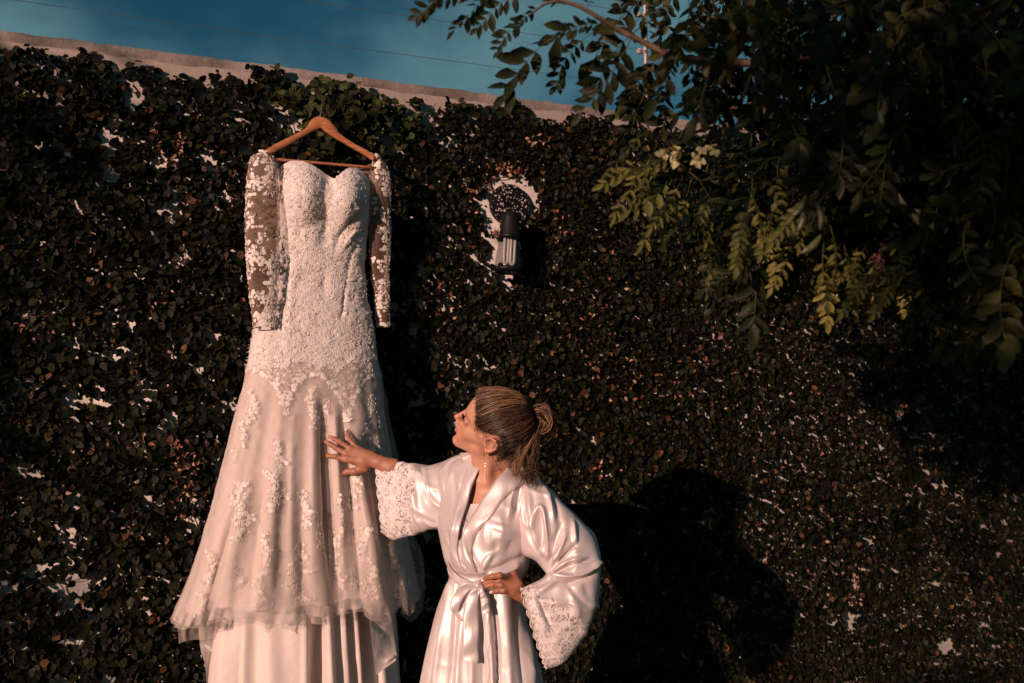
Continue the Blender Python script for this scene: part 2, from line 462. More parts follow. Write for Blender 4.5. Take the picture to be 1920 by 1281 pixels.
# thickness of the growth: thin over most of the wall, swelling round the hanger
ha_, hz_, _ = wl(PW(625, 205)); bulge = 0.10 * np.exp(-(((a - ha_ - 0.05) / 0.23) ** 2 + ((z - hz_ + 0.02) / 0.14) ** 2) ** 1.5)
th = 0.022 + 0.020 * np.clip(vnoise(np.stack([a, z], 1), 0.28, 51), 0, 1) + 0.016 * np.clip(fbm(np.stack([a, z], 1), 0.09, 53, 2), 0, 1)
th = th + bulge; th = th * (1 - 0.6 * np.exp(-(((a - np.mean([p[0] for p in lampgap_w])) / 0.16) ** 2 + ((z - np.mean([p[1] for p in lampgap_w])) / 0.26) ** 2) ** 2))
sz = sz * (1 + 3.5 * bulge)
nn_ = 0.004 + th * RNG.random(len(a)) ** 0.8
T_leaf = np.array([[0, 0, 0], [-.38, .36, .06], [-.26, .78, .05], [0, 1, -.05], [.26, .78, .05], [.38, .36, .06], [0, .5, 0]])
F_leaf = np.array([[0, 6, 1], [1, 6, 2], [2, 6, 3], [3, 6, 4], [4, 6, 5], [5, 6, 0]])
def leafcloud(T, F, org, size, up, nor, col):
    """copies of one leaf: up = growth direction, nor = face direction"""
    up = up / np.linalg.norm(up, axis=1)[:, None]
    nor = nor - up * (nor * up).sum(1)[:, None]; nor /= np.linalg.norm(nor, axis=1)[:, None] + 1e-9
    sd_ = np.cross(up, nor)
    V = org[:, None] + size[:, None, None] * (T[None, :, 0:1] * sd_[:, None] + T[None, :, 1:2] * up[:, None] + T[None, :, 2:3] * nor[:, None])
    k = len(T)
    FF = (F[None] + (np.arange(len(org)) * k)[:, None, None]).reshape(-1, F.shape[1])
    return V.reshape(-1, 3), FF, np.repeat(col, k, 0)
def leafdirs(n, spread=0.9, tilt=0.55):
    an = RNG.normal(0, spread, n) + np.pi
    dn = np.stack([np.sin(an), np.cos(an), RNG.uniform(0.0, 0.7, n)], 1)        # a, z, n
    up = dn[:, 0:1] * WA + dn[:, 1:2] * np.array([0, 0, 1]) + dn[:, 2:3] * WN
    nr = WN + RNG.normal(0, tilt, (n, 1)) * WA + (RNG.normal(0.35, tilt, (n, 1))) * np.array([0, 0, 1])
    return up, nr
def ivycol(n, warm=0.06):
    g = np.array([0.0066, 0.0070, 0.0028]) * RNG.uniform(0.5, 1.7, (n, 1)) * RNG.uniform(0.85, 1.15, (n, 3))
    r = RNG.random(n)
    g[r < 0.10] = np.array([0.020, 0.021, 0.006]) * RNG.uniform(0.6, 1.3, (int((r < 0.10).sum()), 1))
    m = r > 1 - warm
    g[m] = np.array([0.085, 0.038, 0.018]) * RNG.uniform(0.5, 1.6, (int(m.sum()), 1))
    return g
n = len(a); up, nr = leafdirs(n)
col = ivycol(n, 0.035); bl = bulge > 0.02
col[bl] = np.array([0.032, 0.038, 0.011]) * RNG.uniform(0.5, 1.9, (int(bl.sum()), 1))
org = fromw(a, z, nn_) - W0
# the biggest outer leaves near the hanger and at the left are separate pieces
pxl, pyl = proj(org + W0)
inv = (pxl > 5) & (pxl < 1180) & (pyl > 60) & (pyl < 1270) & (nn_ > th * 0.72)
score = np.where(inv, sz / (org + W0)[:, 1], 0) ; big = np.argsort(-score)[:300]
bm_ = np.zeros(n, bool); bm_[big] = True
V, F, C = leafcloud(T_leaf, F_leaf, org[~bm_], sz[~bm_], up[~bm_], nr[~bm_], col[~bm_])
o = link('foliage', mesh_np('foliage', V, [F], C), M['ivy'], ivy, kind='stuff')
tmpl = []
for k in range(6):
    cc = [(0.010, 0.011, 0.004), (0.019, 0.020, 0.006), (0.007, 0.008, 0.003), (0.034, 0.031, 0.009), (0.014, 0.016, 0.005), (0.007, 0.008, 0.003)][k]
    T2 = T_leaf * [1 + 0.15 * math.sin(k * 2.1), 1, 1 + 0.5 * math.cos(k)]
    tmpl.append(mesh_np('ivy_leaf', T2, [F_leaf], np.tile(cc, (len(T2), 1)))); tmpl[-1].materials.append(M['ivy'])
from mathutils import Matrix
for q, i in enumerate(big):
    u_ = up[i] / np.linalg.norm(up[i]); r_ = nr[i] - u_ * (nr[i] @ u_); r_ /= np.linalg.norm(r_); s_ = np.cross(u_, r_)
    ob = link('leaf', tmpl[q % 6], None, ivy)
    m3 = np.stack([s_, u_, r_], 1) * sz[i]
    mt = Matrix([[*m3[r], org[i][r]] for r in range(3)] + [[0, 0, 0, 1]]); ob.matrix_local = mt
# woody stems and withered patches
mb = MB(); ml = MB()
def stem(a0, z0, ln, r0=0.0022, wig=0.5):
    m = max(5, int(ln / 0.025)); ang = RNG.normal(0, 0.5); P = [(a0, z0)]
    for _ in range(m):
        ang += RNG.normal(0, wig); ang *= 0.9
        P.append((P[-1][0] + math.sin(ang) * ln / m, P[-1][1] + math.cos(ang) * ln / m))
    P = np.array(P); P = P[P[:, 1] < ZT - 0.06 - 0.03 * RNG.random()]
    if len(P) < 4: return
    n_ = 0.006 + 0.02 * np.abs(vnoise(P, 0.08, 3))
    Q = fromw(P[:, 0], P[:, 1], n_) - W0
    V, Fs = tube(Q, np.linspace(r0, r0 * 0.5, len(Q)), 4); mb.addm(V, Fs)
    return Q
for k in range(420):
    stem(RNG.uniform(-2.2, 3.4), RNG.uniform(0, 2.6), RNG.uniform(0.15, 0.6), RNG.uniform(0.0012, 0.0032))
patches = [(352, 905, 26, 60, 90), (330, 850, 20, 30, 40), (945, 322, 40, 12, 60), (292, 255, 14, 50, 20), (262, 830, 18, 22, 30), (1010, 265, 30, 40, 30), (880, 400, 12, 60, 16),
           (1120, 880, 20, 18, 20), (1595, 1110, 12, 50, 30), (1680, 770, 14, 10, 14), (300, 580, 40, 60, 26), (250, 1000, 30, 20, 18), (835, 560, 30, 70, 26), (925, 440, 10, 10, 8), (1040, 440, 26, 60, 26), (335, 290, 16, 60, 30),
           (1180, 720, 120, 60, 50), (1500, 950, 160, 160, 50), (1100, 600, 120, 120, 80), (1400, 700, 200, 120, 70), (70, 640, 60, 80, 30), (170, 860, 90, 120, 40)]
for (x, y, rx, ry, cnt) in patches:
    X = x + RNG.normal(0, 0.5, cnt) * rx; Y = y + RNG.normal(0, 0.5, cnt) * ry
    p = PW(X, Y, 0); a_, z_, _ = wl(p)
    for i in range(cnt):
        ok = z_[i] < ZT - 0.05
        if ok and i % 3 == 0: stem(a_[i], z_[i], RNG.uniform(0.03, 0.09), RNG.uniform(0.001, 0.002), 0.9)
    g = (z_ < ZT - 0.05); a_, z_ = a_[g], z_[g]; m = len(a_)
    nn2 = RNG.uniform(0.018, 0.045, m); u2, n2 = leafdirs(m, 2.5, 0.9)
    cc = np.where(RNG.random((m, 1)) < 0.6, [[0.24, 0.10, 0.06]], [[0.45, 0.27, 0.19]]) * RNG.uniform(0.6, 1.3, (m, 1))
    V, F, C = leafcloud(T_leaf * [0.8, 1, 4], F_leaf, fromw(a_, z_, nn2) - W0, RNG.uniform(0.010, 0.022, m), u2, n2, cc); ml.add(V, F, C)
mb.build('vine_stems', M['stem'], ivy, kind='stuff')
ml.build('dry_leaves', M['ivy'], ivy, kind='stuff')

# ------------------------------------------------------------------ electric fence on top of the wall
fence = thing('electric_fence', 'thin steel fence post with insulators and taut dark wires above the wall top', 'electric fence', loc=tuple(W0))
pa, _, _ = wl(PW(1212, 200, -0.1)); pa = float(pa)
hz = [float(PW(1212, y, -0.1)[2]) for y in (165, 98, 30, -38)]
for k, da in enumerate((-3.3, 0, 3.3)):
    p0 = fromw(pa + da, ZT - 0.02, -0.1) - W0; p1 = fromw(pa + da, hz[-1] + 0.06, -0.1) - W0
    V, Fs = tube(np.linspace(p0, p1, 6), 0.0095, 10); b = MB(); b.addm(V, Fs); post = b.build('post', M['steel'], fence)
    v, f = box((-0.03, -0.03, 0), (0.03, 0.03, 0.006), B3); b = MB(); b.add(v + fromw(pa + da, ZT + 0.006, -0.1) - W0, f); b.build('base_plate', M['steel'], fence, smooth=False)
    for h in hz:
        pr = [(0.0, -0.03), (0.006, -0.03), (0.011, -0.022), (0.013, -0.014), (0.008, -0.010), (0.008, -0.004), (0.013, 0.0), (0.012, 0.010), (0.005, 0.014), (0.0, 0.014)]
        v, f = lathe(pr, 12); v = v[:, 2:3] * WA + v[:, 0:1] * WN + v[:, 1:2] * np.array([0, 0, 1.0])
        b = MB(); b.add(v + fromw(pa + da - 0.012, h, -0.1) - W0, f); b.build('insulator', M['insul'], fence)
for h in hz:
    aa = np.concatenate([np.linspace(pa - 6.6 + 3.3 * s, pa - 3.3 + 3.3 * s, 12)[:-1] for s in range(4)])
    sag = -0.010 * np.sin(((aa - pa) / 3.3 % 1) * np.pi)
    V, Fs = tube(fromw(aa, h + sag, -0.1 + 0 * aa + 0.014) - W0, 0.0011, 5); b = MB(); b.addm(V, Fs); b.build('wire', M['wire'], fence)

# ------------------------------------------------------------------ wall lamp
lamp = thing('wall_lamp', 'black wall lamp with flecked round plate, tapered glass shade and unlit tube bulb', 'wall lamp', loc=tuple(W0))
cz = float(wl(PW(955, 385, 0.01))[1]); ca = float(wl(PW(955, 385, 0.01))[0])
def lw(v, a0, z0, n0, tilt=0):     # lathe space (x,y,axis) -> axis out of the wall
    return fromw(a0 + v[:, 0], z0 + v[:, 1], n0 + v[:, 2]) - W0
v, f = lathe([(0.0, 0.0), (0.080, 0.0), (0.082, 0.004), (0.082, 0.016), (0.079, 0.020)], 48); b = MB(); b.add(lw(v, ca, cz, 0.001), f); b.build('rim', M['black'], lamp)
v, f = lathe([(0.0795, 0.0195), (0.074, 0.0215), (0.04, 0.023), (0.0, 0.0235)], 48); b = MB(); b.add(lw(v, ca, cz, 0.001), f); b.build('back_plate', M['fleck'], lamp)
n_l = 0.105
pt = PW(958, 400, n_l); pb = PW(952.5, 506, n_l); ax_ = (pb - pt); Ll = np.linalg.norm(ax_); ax_ /= Ll
e1 = WA - ax_ * (WA @ ax_); e1 /= np.linalg.norm(e1); e2 = np.cross(ax_, e1)
def ld(v): return pt - W0 + v[:, 0:1] * e1 + v[:, 1:2] * e2 + v[:, 2:3] * ax_
am_ = pt + ax_ * 0.03; arm_ = np.array([am_ - WN * 0.095, am_ - WN * 0.06, am_ - WN * 0.03, am_]) - W0
V, Fs = tube(catmull(arm_, 12), 0.011, 12); b = MB(); b.addm(V, Fs); b.build('arm', M['black'], lamp)
v, f = lathe([(0, -0.004), (0.022, -0.004), (0.030, 0.002), (0.034, 0.02), (0.040, 0.088), (0.043, 0.095), (0.041, 0.098), (0.036, 0.093), (0.02, 0.088), (0, 0.088)], 36); b = MB(); b.add(ld(v), f); b.build('cap', M['black'], lamp)
v, f = lathe([(0.040, 0.096), (0.046, 0.14), (0.053, 0.205), (0.053, 0.216), (0.047, 0.224), (0.034, 0.226), (0.034, 0.224), (0.045, 0.224), (0.050, 0.214), (0.050, 0.205), (0.043, 0.14), (0.037, 0.096)], 36); b = MB(); b.add(ld(v), f); b.build('glass_shade', M['glass'], lamp)
v, f = lathe([(0.0532, 0.212), (0.0545, 0.213), (0.0545, 0.220), (0.050, 0.227), (0.040, 0.230), (0.039, 0.228), (0.047, 0.2255), (0.0535, 0.218)], 36); b = MB(); b.add(ld(v), f); b.build('rim', M['black'], lamp)
bulb = MB()
for dx, dy in ((-0.013, 0.006), (0.012, 0.008), (0.0, -0.011)):
    q = [(dx - 0.0075, dy, 0.085)] + [(dx - 0.0075, dy, z_) for z_ in (0.13, 0.185)] + [(dx - 0.0075 * math.cos(k * math.pi / 5), dy, 0.190 + 0.0075 * math.sin(k * math.pi / 5)) for k in range(1, 5)] + [(dx + 0.0075, dy, z_) for z_ in (0.185, 0.13, 0.085)]
    V, Fs = tube(np.array(q), 0.0058, 8); bulb.addm(ld(V), Fs)
bulb.build('bulb', M['bulb'], lamp)
# ------------------------------------------------------------------ cloth materials
def lace_nodes(t, sc=1.0, co=None):
    """roses of concentric petals joined by scrolling cords over net; returns a 0..1 thread mask"""
    wv = t.warp(38 * sc, 0.022 / sc)
    v1 = t.vor(26 * sc, 'F1', wv); e1 = t.vor(26 * sc, 'DISTANCE_TO_EDGE', wv)
    rings = t.ramp(t.math('SINE', t.math('MULTIPLY', v1, 26.0)), (0.35, 0), (0.62, 1))
    cords = t.ramp(e1, (0.05, 1), (0.11, 0))
    v2 = t.vor(75 * sc, 'DISTANCE_TO_EDGE', wv); veins = t.ramp(v2, (0.05, 1), (0.12, 0))
    net = t.ramp(t.vor(330 * sc, 'DISTANCE_TO_EDGE'), (0.03, 0.55), (0.14, 0.12))
    return t.math('MAXIMUM', t.math('MAXIMUM', rings, cords), t.math('MAXIMUM', t.math('MULTIPLY', veins, 0.8), net))
t = NT('beaded_lace_cloth')
m = t.ramp(t.noise(22, 4, 0.5), (0.4, 0), (0.62, 1))
wv = t.warp(60, 0.012); vv = t.vor(85, 'F1', wv)
t.base(t.mix(m, (0.78, 0.70, 0.665), (0.83, 0.765, 0.73))).set(Roughness=0.55)
t.bump(t.math('SINE', t.math('MULTIPLY', vv, 20.0)), 0.0009, 0.8).bump(t.noise(190, 3), 0.0012).bump(t.noise(30, 3, 0.6), 0.004); M['lacecloth'] = t.m
t = NT('applique_thread')
t.base(t.mix(t.noise(60), (0.76, 0.68, 0.63), (0.83, 0.76, 0.71))).set(Roughness=0.5).bump(t.noise(420, 3), 0.0012); M['thread'] = t.m
t = NT('bead'); t.base(t.mix(t.noise(60), (0.85, 0.8, 0.78), (0.95, 0.93, 0.92))).set(Roughness=0.12); t.b.inputs['Specular IOR Level'].default_value = 1.0; M['bead'] = t.m
t = NT('satin_lining')
t.base(t.mix(t.ramp(t.noise(5, 3), (0.3, 0), (0.7, 1)), (0.68, 0.58, 0.54), (0.74, 0.65, 0.61))).set(Roughness=0.5).bump(t.noise(500, 2), 0.0003).bump(t.noise(14, 4, 1.2), 0.004, 0.5); M['lining'] = t.m
def sheer(name, c1, c2, a0, a1, sc):
    t = NT(name)
    mp2 = t.n('ShaderNodeMapping'); mp2.inputs['Scale'].default_value = (1, 1, 0.12); t.l(t.tc.outputs['Object'], mp2.inputs[0])
    t.base(t.mix(t.noise(30), c1, c2)).set(Roughness=0.8)
    lw_ = t.n('ShaderNodeLayerWeight'); lw_.inputs[0].default_value = 0.35
    a = t.math('ADD', t.ramp(t.noise(sc, 3, coord=mp2.outputs[0]), (0.35, a0), (0.7, a1)), t.math('MULTIPLY', lw_.outputs['Facing'], 0.35))
    g = t.ramp(t.vor(620, 'DISTANCE_TO_EDGE'), (0.02, 1.25), (0.16, 0.8))
    t.alpha(t.math('MINIMUM', t.math('MULTIPLY', a, g), 1.0)); return t.m
M['tulle'] = sheer('tulle', (0.78, 0.69, 0.66), (0.82, 0.74, 0.71), 0.30, 0.50, 40)
M['tulle_edge'] = sheer('loose_tulle', (0.66, 0.55, 0.50), (0.72, 0.62, 0.56), 0.16, 0.30, 30)
M['mesh'] = sheer('nude_mesh', (0.56, 0.37, 0.28), (0.62, 0.43, 0.33), 0.10, 0.28, 30)

# ------------------------------------------------------------------ hanger
N0 = 0.175
han = thing('coat_hanger', 'reddish brown wooden clothes hanger holding the white wedding dress', 'hanger', loc=tuple(PW(600, 250, N0)))
HO = PW(600, 250, N0)
topo = [(496, 283.5), (517, 270.5), (543, 257.5), (562, 248), (572, 241.5), (577, 236), (580, 230), (586, 223.5), (594.6, 219.8), (605, 220.4), (616, 225.8), (626, 237), (637.5, 252), (663, 269.5), (685, 281), (703.5, 292)]
boto = [(502, 292.5), (522, 282.3), (543, 272), (560, 262), (574, 254.5), (585, 248), (592, 244.8), (597, 242.6), (601, 241.2), (605, 243), (612, 248.8), (629, 260), (654.7, 275), (675, 286.5), (690, 296), (700, 302.5)]
def smoothpl(p, n=60):
    p = np.array(p, float); return catmull(p, n)
tp, bt = smoothpl(topo), smoothpl(boto)
rows = []
for k in range(60):
    s = k / 59 * 2 - 1; bow = 0.022 * s * s
    T_ = PW(*tp[k], N0 + bow); B_ = PW(*bt[k], N0 + bow); h = 0.0075
    up_ = (T_ - B_); r_ = 0.0028; u1 = up_ / np.linalg.norm(up_)
    rows.append([T_ - u1 * r_ + WN * h, T_ + WN * (h - r_), T_ - WN * (h - r_), T_ - u1 * r_ - WN * h, B_ + u1 * r_ - WN * h, B_ - WN * (h - r_), B_ + WN * (h - r_), B_ + u1 * r_ + WN * h])
R_ = np.array(rows)
V = R_.reshape(-1, 3) - HO; b = MB(); b.addm(V, [gfaces(60, 8), np.array([[7, 6, 5, 4], [7, 4, 3, 0], [0, 3, 2, 1]]), np.array([[59 * 8 + q for q in (4, 5, 6, 7)], [59 * 8 + q for q in (0, 3, 4, 7)], [59 * 8 + q for q in (1, 2, 3, 0)]])]); b.build('shoulder_bar', M['wood'], han)
V, Fs = tube(np.linspace(PW(499, 297.5, N0 + 0.018), PW(709, 315.5, N0 + 0.018), 8) - HO, 0.0052, 10); b = MB(); b.addm(V, Fs); b.build('trouser_bar', M['wood'], han)
hk = [PW(600, 222, N0), PW(601, 214, N0 - 0.01), PW(603, 206, N0 - 0.045), PW(604, 200, N0 - 0.085), PW(604, 199, N0 - 0.12), PW(604, 206, N0 - 0.15)]
V, Fs = tube(catmull(np.array(hk), 24) - HO, 0.0017, 8); b = MB(); b.addm(V, Fs); b.build('hook', M['steel'], han)
V, Fs = tube(np.array([fromw(*[float(q) for q in wl(PW(604, 203, 0.0))[:2]], 0.0), fromw(*[float(q) for q in wl(PW(604, 203, 0.0))[:2]], 0.075)]), 0.003, 8); b = MB(); b.addm(V - W0, Fs); b.build('nail', M['steel'], wall)

# ------------------------------------------------------------------ wedding dress
drs = thing('wedding_dress', 'long white lace wedding dress with sheer sleeves hanging from the wooden hanger', 'dress', loc=tuple(HO))
def profile(tab, py):
    tab = np.array(tab, float); return [np.interp(py, tab[:, 0], tab[:, k]) for k in range(1, tab.shape[1])]
def splprofile(tab, py):
    tab = np.array(tab, float); k = catmull(tab, 400); return [np.interp(py, k[:, 0], k[:, c]) for c in range(1, tab.shape[1])]
# py, left px, right px, centre n, half thickness front, half thickness back
body = [(300, 519, 690, .155, .055, .03), (340, 519, 692, .155, .07, .04), (400, 521, 690, .155, .085, .045), (450, 520, 687, .155, .075, .045), (500, 514, 684, .155, .068, .05), (560, 505, 689, .155, .075, .06), (620, 476, 700, .16, .09, .07),
        (690, 463, 709, .165, .11, .08), (773, 443, 720, .175, .13, .085), (867, 418, 736, .185, .15, .085), (926, 404, 746, .19, .165, .085), (1010, 379, 760, .20, .175, .09), (1093, 352, 778, .205, .185, .10), (1160, 322, 786, .21, .19, .10), (1220, 300, 795, .21, .195, .10)]
topc = [(500, 322), (519, 321), (530, 313), (545, 309), (565, 312), (585, 322), (600, 333), (612, 342), (617, 346), (622, 343), (632, 332), (645, 324), (660, 322), (675, 328), (686, 338), (700, 348)]
hemc = [(300, 1158), (322, 1156), (345, 1164), (372, 1158), (400, 1146), (430, 1147), (467, 1148), (502, 1154), (530, 1147), (551, 1139), (580, 1138), (605, 1137), (630, 1127), (650, 1126), (668, 1136), (684, 1139), (700, 1141), (712, 1136), (728, 1127), (743, 1136), (762, 1124), (779, 1107), (800, 1100)]
CN = 300
th_ = np.arange(CN) / CN * 2 * np.pi
def skirtgrid(R, top, hem, shrink=1.0, seed=0, foldamp=1.0, tab=body, fr=(0.0, 1.0), tshrink=1.0):
    s = np.cos(th_); f = np.sin(th_)      # f>0 front
    P = np.zeros((R, CN, 3))
    tt = np.linspace(0, 1, R) ** 0.9
    for k in range(R):
        y = np.full(CN, 320.0 + tt[k] * 830)
        for _ in range(4):
            l, r = splprofile(tab, y)[:2]; x = (l + r) / 2 + s * (r - l) / 2 * shrink
            y0 = np.where(f > -0.15, np.interp(x, *zip(*top)), 372 + 20 * s * s) if callable(top) is False else top(x, f)
            y1 = np.interp(x, *zip(*hem)) + np.where(f < -0.1, 6 * np.sin(th_ * 9), 0)
            y = y0 + tt[k] * (y1 - y0)
        l, r, nc, tf, tb = splprofile(tab, y)
        x = (l + r) / 2 + np.sign(s) * np.abs(s) ** 0.92 * (r - l) / 2 * shrink
        am = np.interp(y, [300, 640, 760, 900, 1160], [0, 0.0, 0.006, 0.014, 0.022]) * foldamp
        fo = np.sin(7 * th_ + 1.1 + seed) * 0.5 + 0.35 * np.sin(13 * th_ + 2.2 * seed + 0.7) + 0.25 * np.sin(23 * th_ + 1.7 + y / 260)
        nn3 = nc + np.where(f > 0, tf, tb) * np.sign(f) * np.abs(f) ** 0.85 * tshrink + am * fo * np.abs(f) ** 0.6
        P[k] = PW(x, y, nn3)
        # keep the outline: side points are placed on the survey plane, front ones pushed straight out of it
        base = PW(x, y, nc); P[k] = base + (nn3 - nc)[:, None] * WN
    return P
def cups(P):
    px, py = proj(P); a_, z_, n_ = wl(P)
    for (cx, cy, rx, ry, am) in [(566, 362, 42, 50, 0.052), (655, 374, 36, 48, 0.050)]:
        q = ((px - cx) / rx) ** 2 + ((py - cy) / ry) ** 2
        P = P + (np.clip(1 - q * 0.55, 0, 1) ** 1.3 * am * (n_ > 0.155))[..., None] * (WN * 0.95 + np.array([0, 0, 0.12]))
    return P
P = skirtgrid(210, topc, hemc); P = cups(P)
N = outward(P, gnormals(P))
main_f = [
    ([(604, 735), (606, 800), (610, 860), (615, 940), (622, 1040), (628, 1128)], 9, -0.055, 0.9), ([(590, 740), (588, 850), (585, 960), (590, 1130)], 16, 0.022), ([(628, 760), (630, 850), (640, 1000), (652, 1125)], 9, 0.022),
    ([(642, 770), (648, 850), (660, 960), (676, 1128)], 6, -0.026), ([(664, 800), (676, 900), (694, 1010), (712, 1130)], 10, 0.020), ([(690, 820), (706, 930), (728, 1050), (740, 1128)], 7, -0.02),
    ([(500, 900), (486, 960), (474, 1040), (466, 1140)], 7, -0.018), ([(520, 880), (508, 980), (506, 1140)], 14, 0.015), ([(470, 900), (440, 1010), (415, 1140)], 14, 0.014), ([(548, 780), (546, 900), (545, 1130)], 9, 0.010),
    ([(440, 960), (410, 1060), (385, 1150)], 6, -0.014), ([(566, 900), (566, 1135)], 6, -0.010),
    ([(600, 380), (612, 420), (606, 470)], 16, -0.018), ([(690, 380), (676, 400), (640, 440), (628, 470)], 5, -0.012), ([(688, 410), (668, 430), (640, 470)], 4, 0.008), ([(684, 450), (660, 480), (648, 540)], 6, -0.006), ([(648, 540), (640, 600)], 3, -0.008),
    ([(530, 440), (536, 520)], 6, -0.006), ([(560, 480), (545, 560), (540, 640)], 8, 0.006), ([(610, 500), (606, 560)], 8, -0.006)]
P = folds(P, N, main_f)
N = outward(P, gnormals(P))
P = P + N * (0.0022 * fbm(P, 0.02, 3, 3) + 0.005 * fbm(P, 0.11, 7, 2))[..., None]
# ruffle along the hem
R = P.shape[0]; hemk = np.clip((np.arange(R) / (R - 1) - 0.965) / 0.035, 0, 1)[:, None]
P = P + (hemk * (0.009 * np.sin(th_ * 29 + 4 * np.sin(th_ * 5)) + 0.005 * np.sin(th_ * 57 + 3 * np.sin(th_ * 8))))[..., None] * WN + (hemk * 0.003 * np.sin(th_ * 43 + 3 * np.sin(th_ * 7)))[..., None] * np.array([0, 0, 1.])
N = outward(P, gnormals(P)); skirtP, skirtN = P, N
px, py = proj(P)
split = 132   # bodice above, skirt below
isplit = int(np.argmin(np.abs(py[:, CN // 4] - 686)))
b = MB(); b.addm((P[:isplit + 1] - HO).reshape(-1, 3), [gfaces(isplit + 1, CN)]); b.build('bodice', M['lacecloth'], drs)
b = MB(); b.addm((P[isplit:] - HO).reshape(-1, 3), [gfaces(R - isplit, CN)]); b.build('tulle_overskirt', M['tulle'], drs)
# loose outer net with a ragged longer hem
E_ = P[isplit + 1:]; kk = np.linspace(0, 1, len(E_))[:, None, None]; E_ = E_ + N[isplit + 1:] * (0.0008 + 0.010 * kk ** 7) ; E_ = E_ + kk ** 14 * (np.array([0, 0, -0.014]) + 0.006 * np.sin(th_ * 17 + 2 * np.sin(th_ * 3))[None, :, None] * np.array([0, 0, 1.0]) + (0.012 * np.sin(th_ * 23 + 3 * np.sin(th_ * 4)))[None, :, None] * WN)
b = MB(); b.addm((E_ - HO).reshape(-1, 3), [gfaces(len(E_), CN)]); b.build('outer_net', M['tulle_edge'], drs)
# opaque skirt under the tulle, and a second net layer
Q = P[isplit - 2:] - N[isplit - 2:] * 0.010; nq = len(Q); Q = Q[:nq - 5]
pq, yq = proj(Q); cxq = pq.mean(1, keepdims=True)
shr = np.linspace(1.0, 0.955, len(Q))[:, None, None]; Qc = Q.mean(1, keepdims=True); Q = Qc + (Q - Qc) * np.concatenate([shr, shr, np.ones_like(shr)], 2)
b = MB(); b.addm((Q - HO).reshape(-1, 3), [gfaces(len(Q), CN)]); b.build('skirt', M['lining'], drs)
dressbvh = BVHTree.FromPolygons([tuple(v) for v in P.reshape(-1, 3)], [tuple(f) for f in gfaces(R, CN).tolist()])
# shoulder-side tulle train behind, on the right and lower left
def sheet(rows_, mat, name, par, fo=None, seed=0, R=60, C=60, thick=None, uneven=0.004):
    """open cloth: rows of (px,py,n) points"""
    K = np.array([catmull(np.array([PW(x, y, n_) for (x, y, n_) in r_]), 5) for r_ in rows_]); G = catmull(K, R); G = catmull(np.swapaxes(G, 0, 1), C); G = np.swapaxes(G, 0, 1)
    Ng = gnormals(G, False); Ng *= np.sign((Ng * WN).sum()) ; G = G + Ng * (uneven * fbm(G, 0.08, seed, 3) + 0.0008 * fbm(G, 0.015, seed + 5, 2))[..., None]
    if fo: G = folds(G, Ng, fo)
    b = MB(); b.addm((G - HO).reshape(-1, 3), [gfaces(R, C, False)]); b.build(name, mat, par); return G
sheet([[(700, 660, .10), (716, 700, .06), (722, 720, .03)], [(715, 800, .10), (732, 830, .06), (740, 830, .03)], [(735, 930, .10), (756, 960, .06), (764, 960, .03)], [(752, 1040, .10), (780, 1050, .06), (790, 1040, .03)], [(760, 1100, .10), (775, 1130, .06), (792, 1125, .03)], [(748, 1150, .10), (765, 1165, .07), (780, 1160, .04)]], M['tulle_edge'], 'train', drs, seed=4, uneven=0.012)
sheet([[(322, 1156, .26), (380, 1150, .27), (440, 1150, .27)], [(332, 1180, .22), (385, 1180, .23), (440, 1176, .24)], [(336, 1206, .20), (352, 1200, .21), (392, 1196, .22)]], M['tulle_edge'], 'train', drs, seed=14, uneven=0.02, fo=[([(345, 1150), (350, 1205)], 5, 0.012), ([(370, 1150), (372, 1195)], 5, -0.012)])
sheet([[(372, 1150, .20), (400, 1150, .20), (440, 1150, .2)], [(374, 1200, .17), (392, 1210, .18), (420, 1210, .18)], [(384, 1245, .16), (395, 1250, .16), (410, 1250, .16)], [(388, 1300, .15), (396, 1300, .15), (410, 1300, .15)], [(392, 1420, .15), (400, 1420, .15), (412, 1420, .15)]], M['tulle'], 'train', drs, seed=24, uneven=0.01)
# long satin lining below
lin = [(1080, 392, 735, .20, .12, .08), (1160, 404, 742, .20, .13, .08), (1220, 398, 746, .20, .135, .08), (1281, 390, 750, .20, .14, .08), (1420, 378, 762, .20, .15, .09), (1640, 372, 778, .20, .15, .09)]
Rl = 90; Pl = np.zeros((Rl, CN, 3))
for k in range(Rl):
    y = np.full(CN, 1085 + k / (Rl - 1) * 480); l, r, nc, tf, tb = splprofile(lin, y); s, f = np.cos(th_), np.sin(th_)
    fo = 0.010 * np.sin(5 * th_ + 0.5) + 0.006 * np.sin(11 * th_) + 0.004 * np.sin(19 * th_ + y / 90); base = PW((l + r) / 2 + s * (r - l) / 2, y, nc)
    Pl[k] = base + (np.where(f > 0, tf, tb) * f + fo * np.abs(f) ** .5)[:, None] * WN
Nl = outward(Pl, gnormals(Pl))
lf = [([(592, 1100), (594, 1300), (600, 1600)], 10, -0.06, 0.1), ([(573, 1100), (574, 1300), (575, 1600)], 7, 0.016, 0.1), ([(628, 1100), (640, 1300), (650, 1600)], 5, -0.030, 0.1), ([(612, 1100), (622, 1300), (630, 1600)], 7, 0.016, 0.1), ([(650, 1100), (664, 1300), (680, 1600)], 5, -0.030, 0.1),
      ([(640, 1100), (652, 1300)], 6, 0.014, 0.1), ([(672, 1100), (690, 1300), (705, 1600)], 5, -0.028, 0.1), ([(662, 1100), (676, 1300)], 5, 0.014, 0.1), ([(455, 1100), (445, 1300), (440, 1600)], 12, -0.010, 0.2), ([(500, 1100), (505, 1300)], 18, 0.009, 0.2), ([(420, 1100), (408, 1300)], 8, 0.008, 0.2), ([(700, 1100), (712, 1300), (730, 1600)], 6, -0.015, 0.1), ([(690, 1150), (722, 1170)], 2.5, -0.006)]
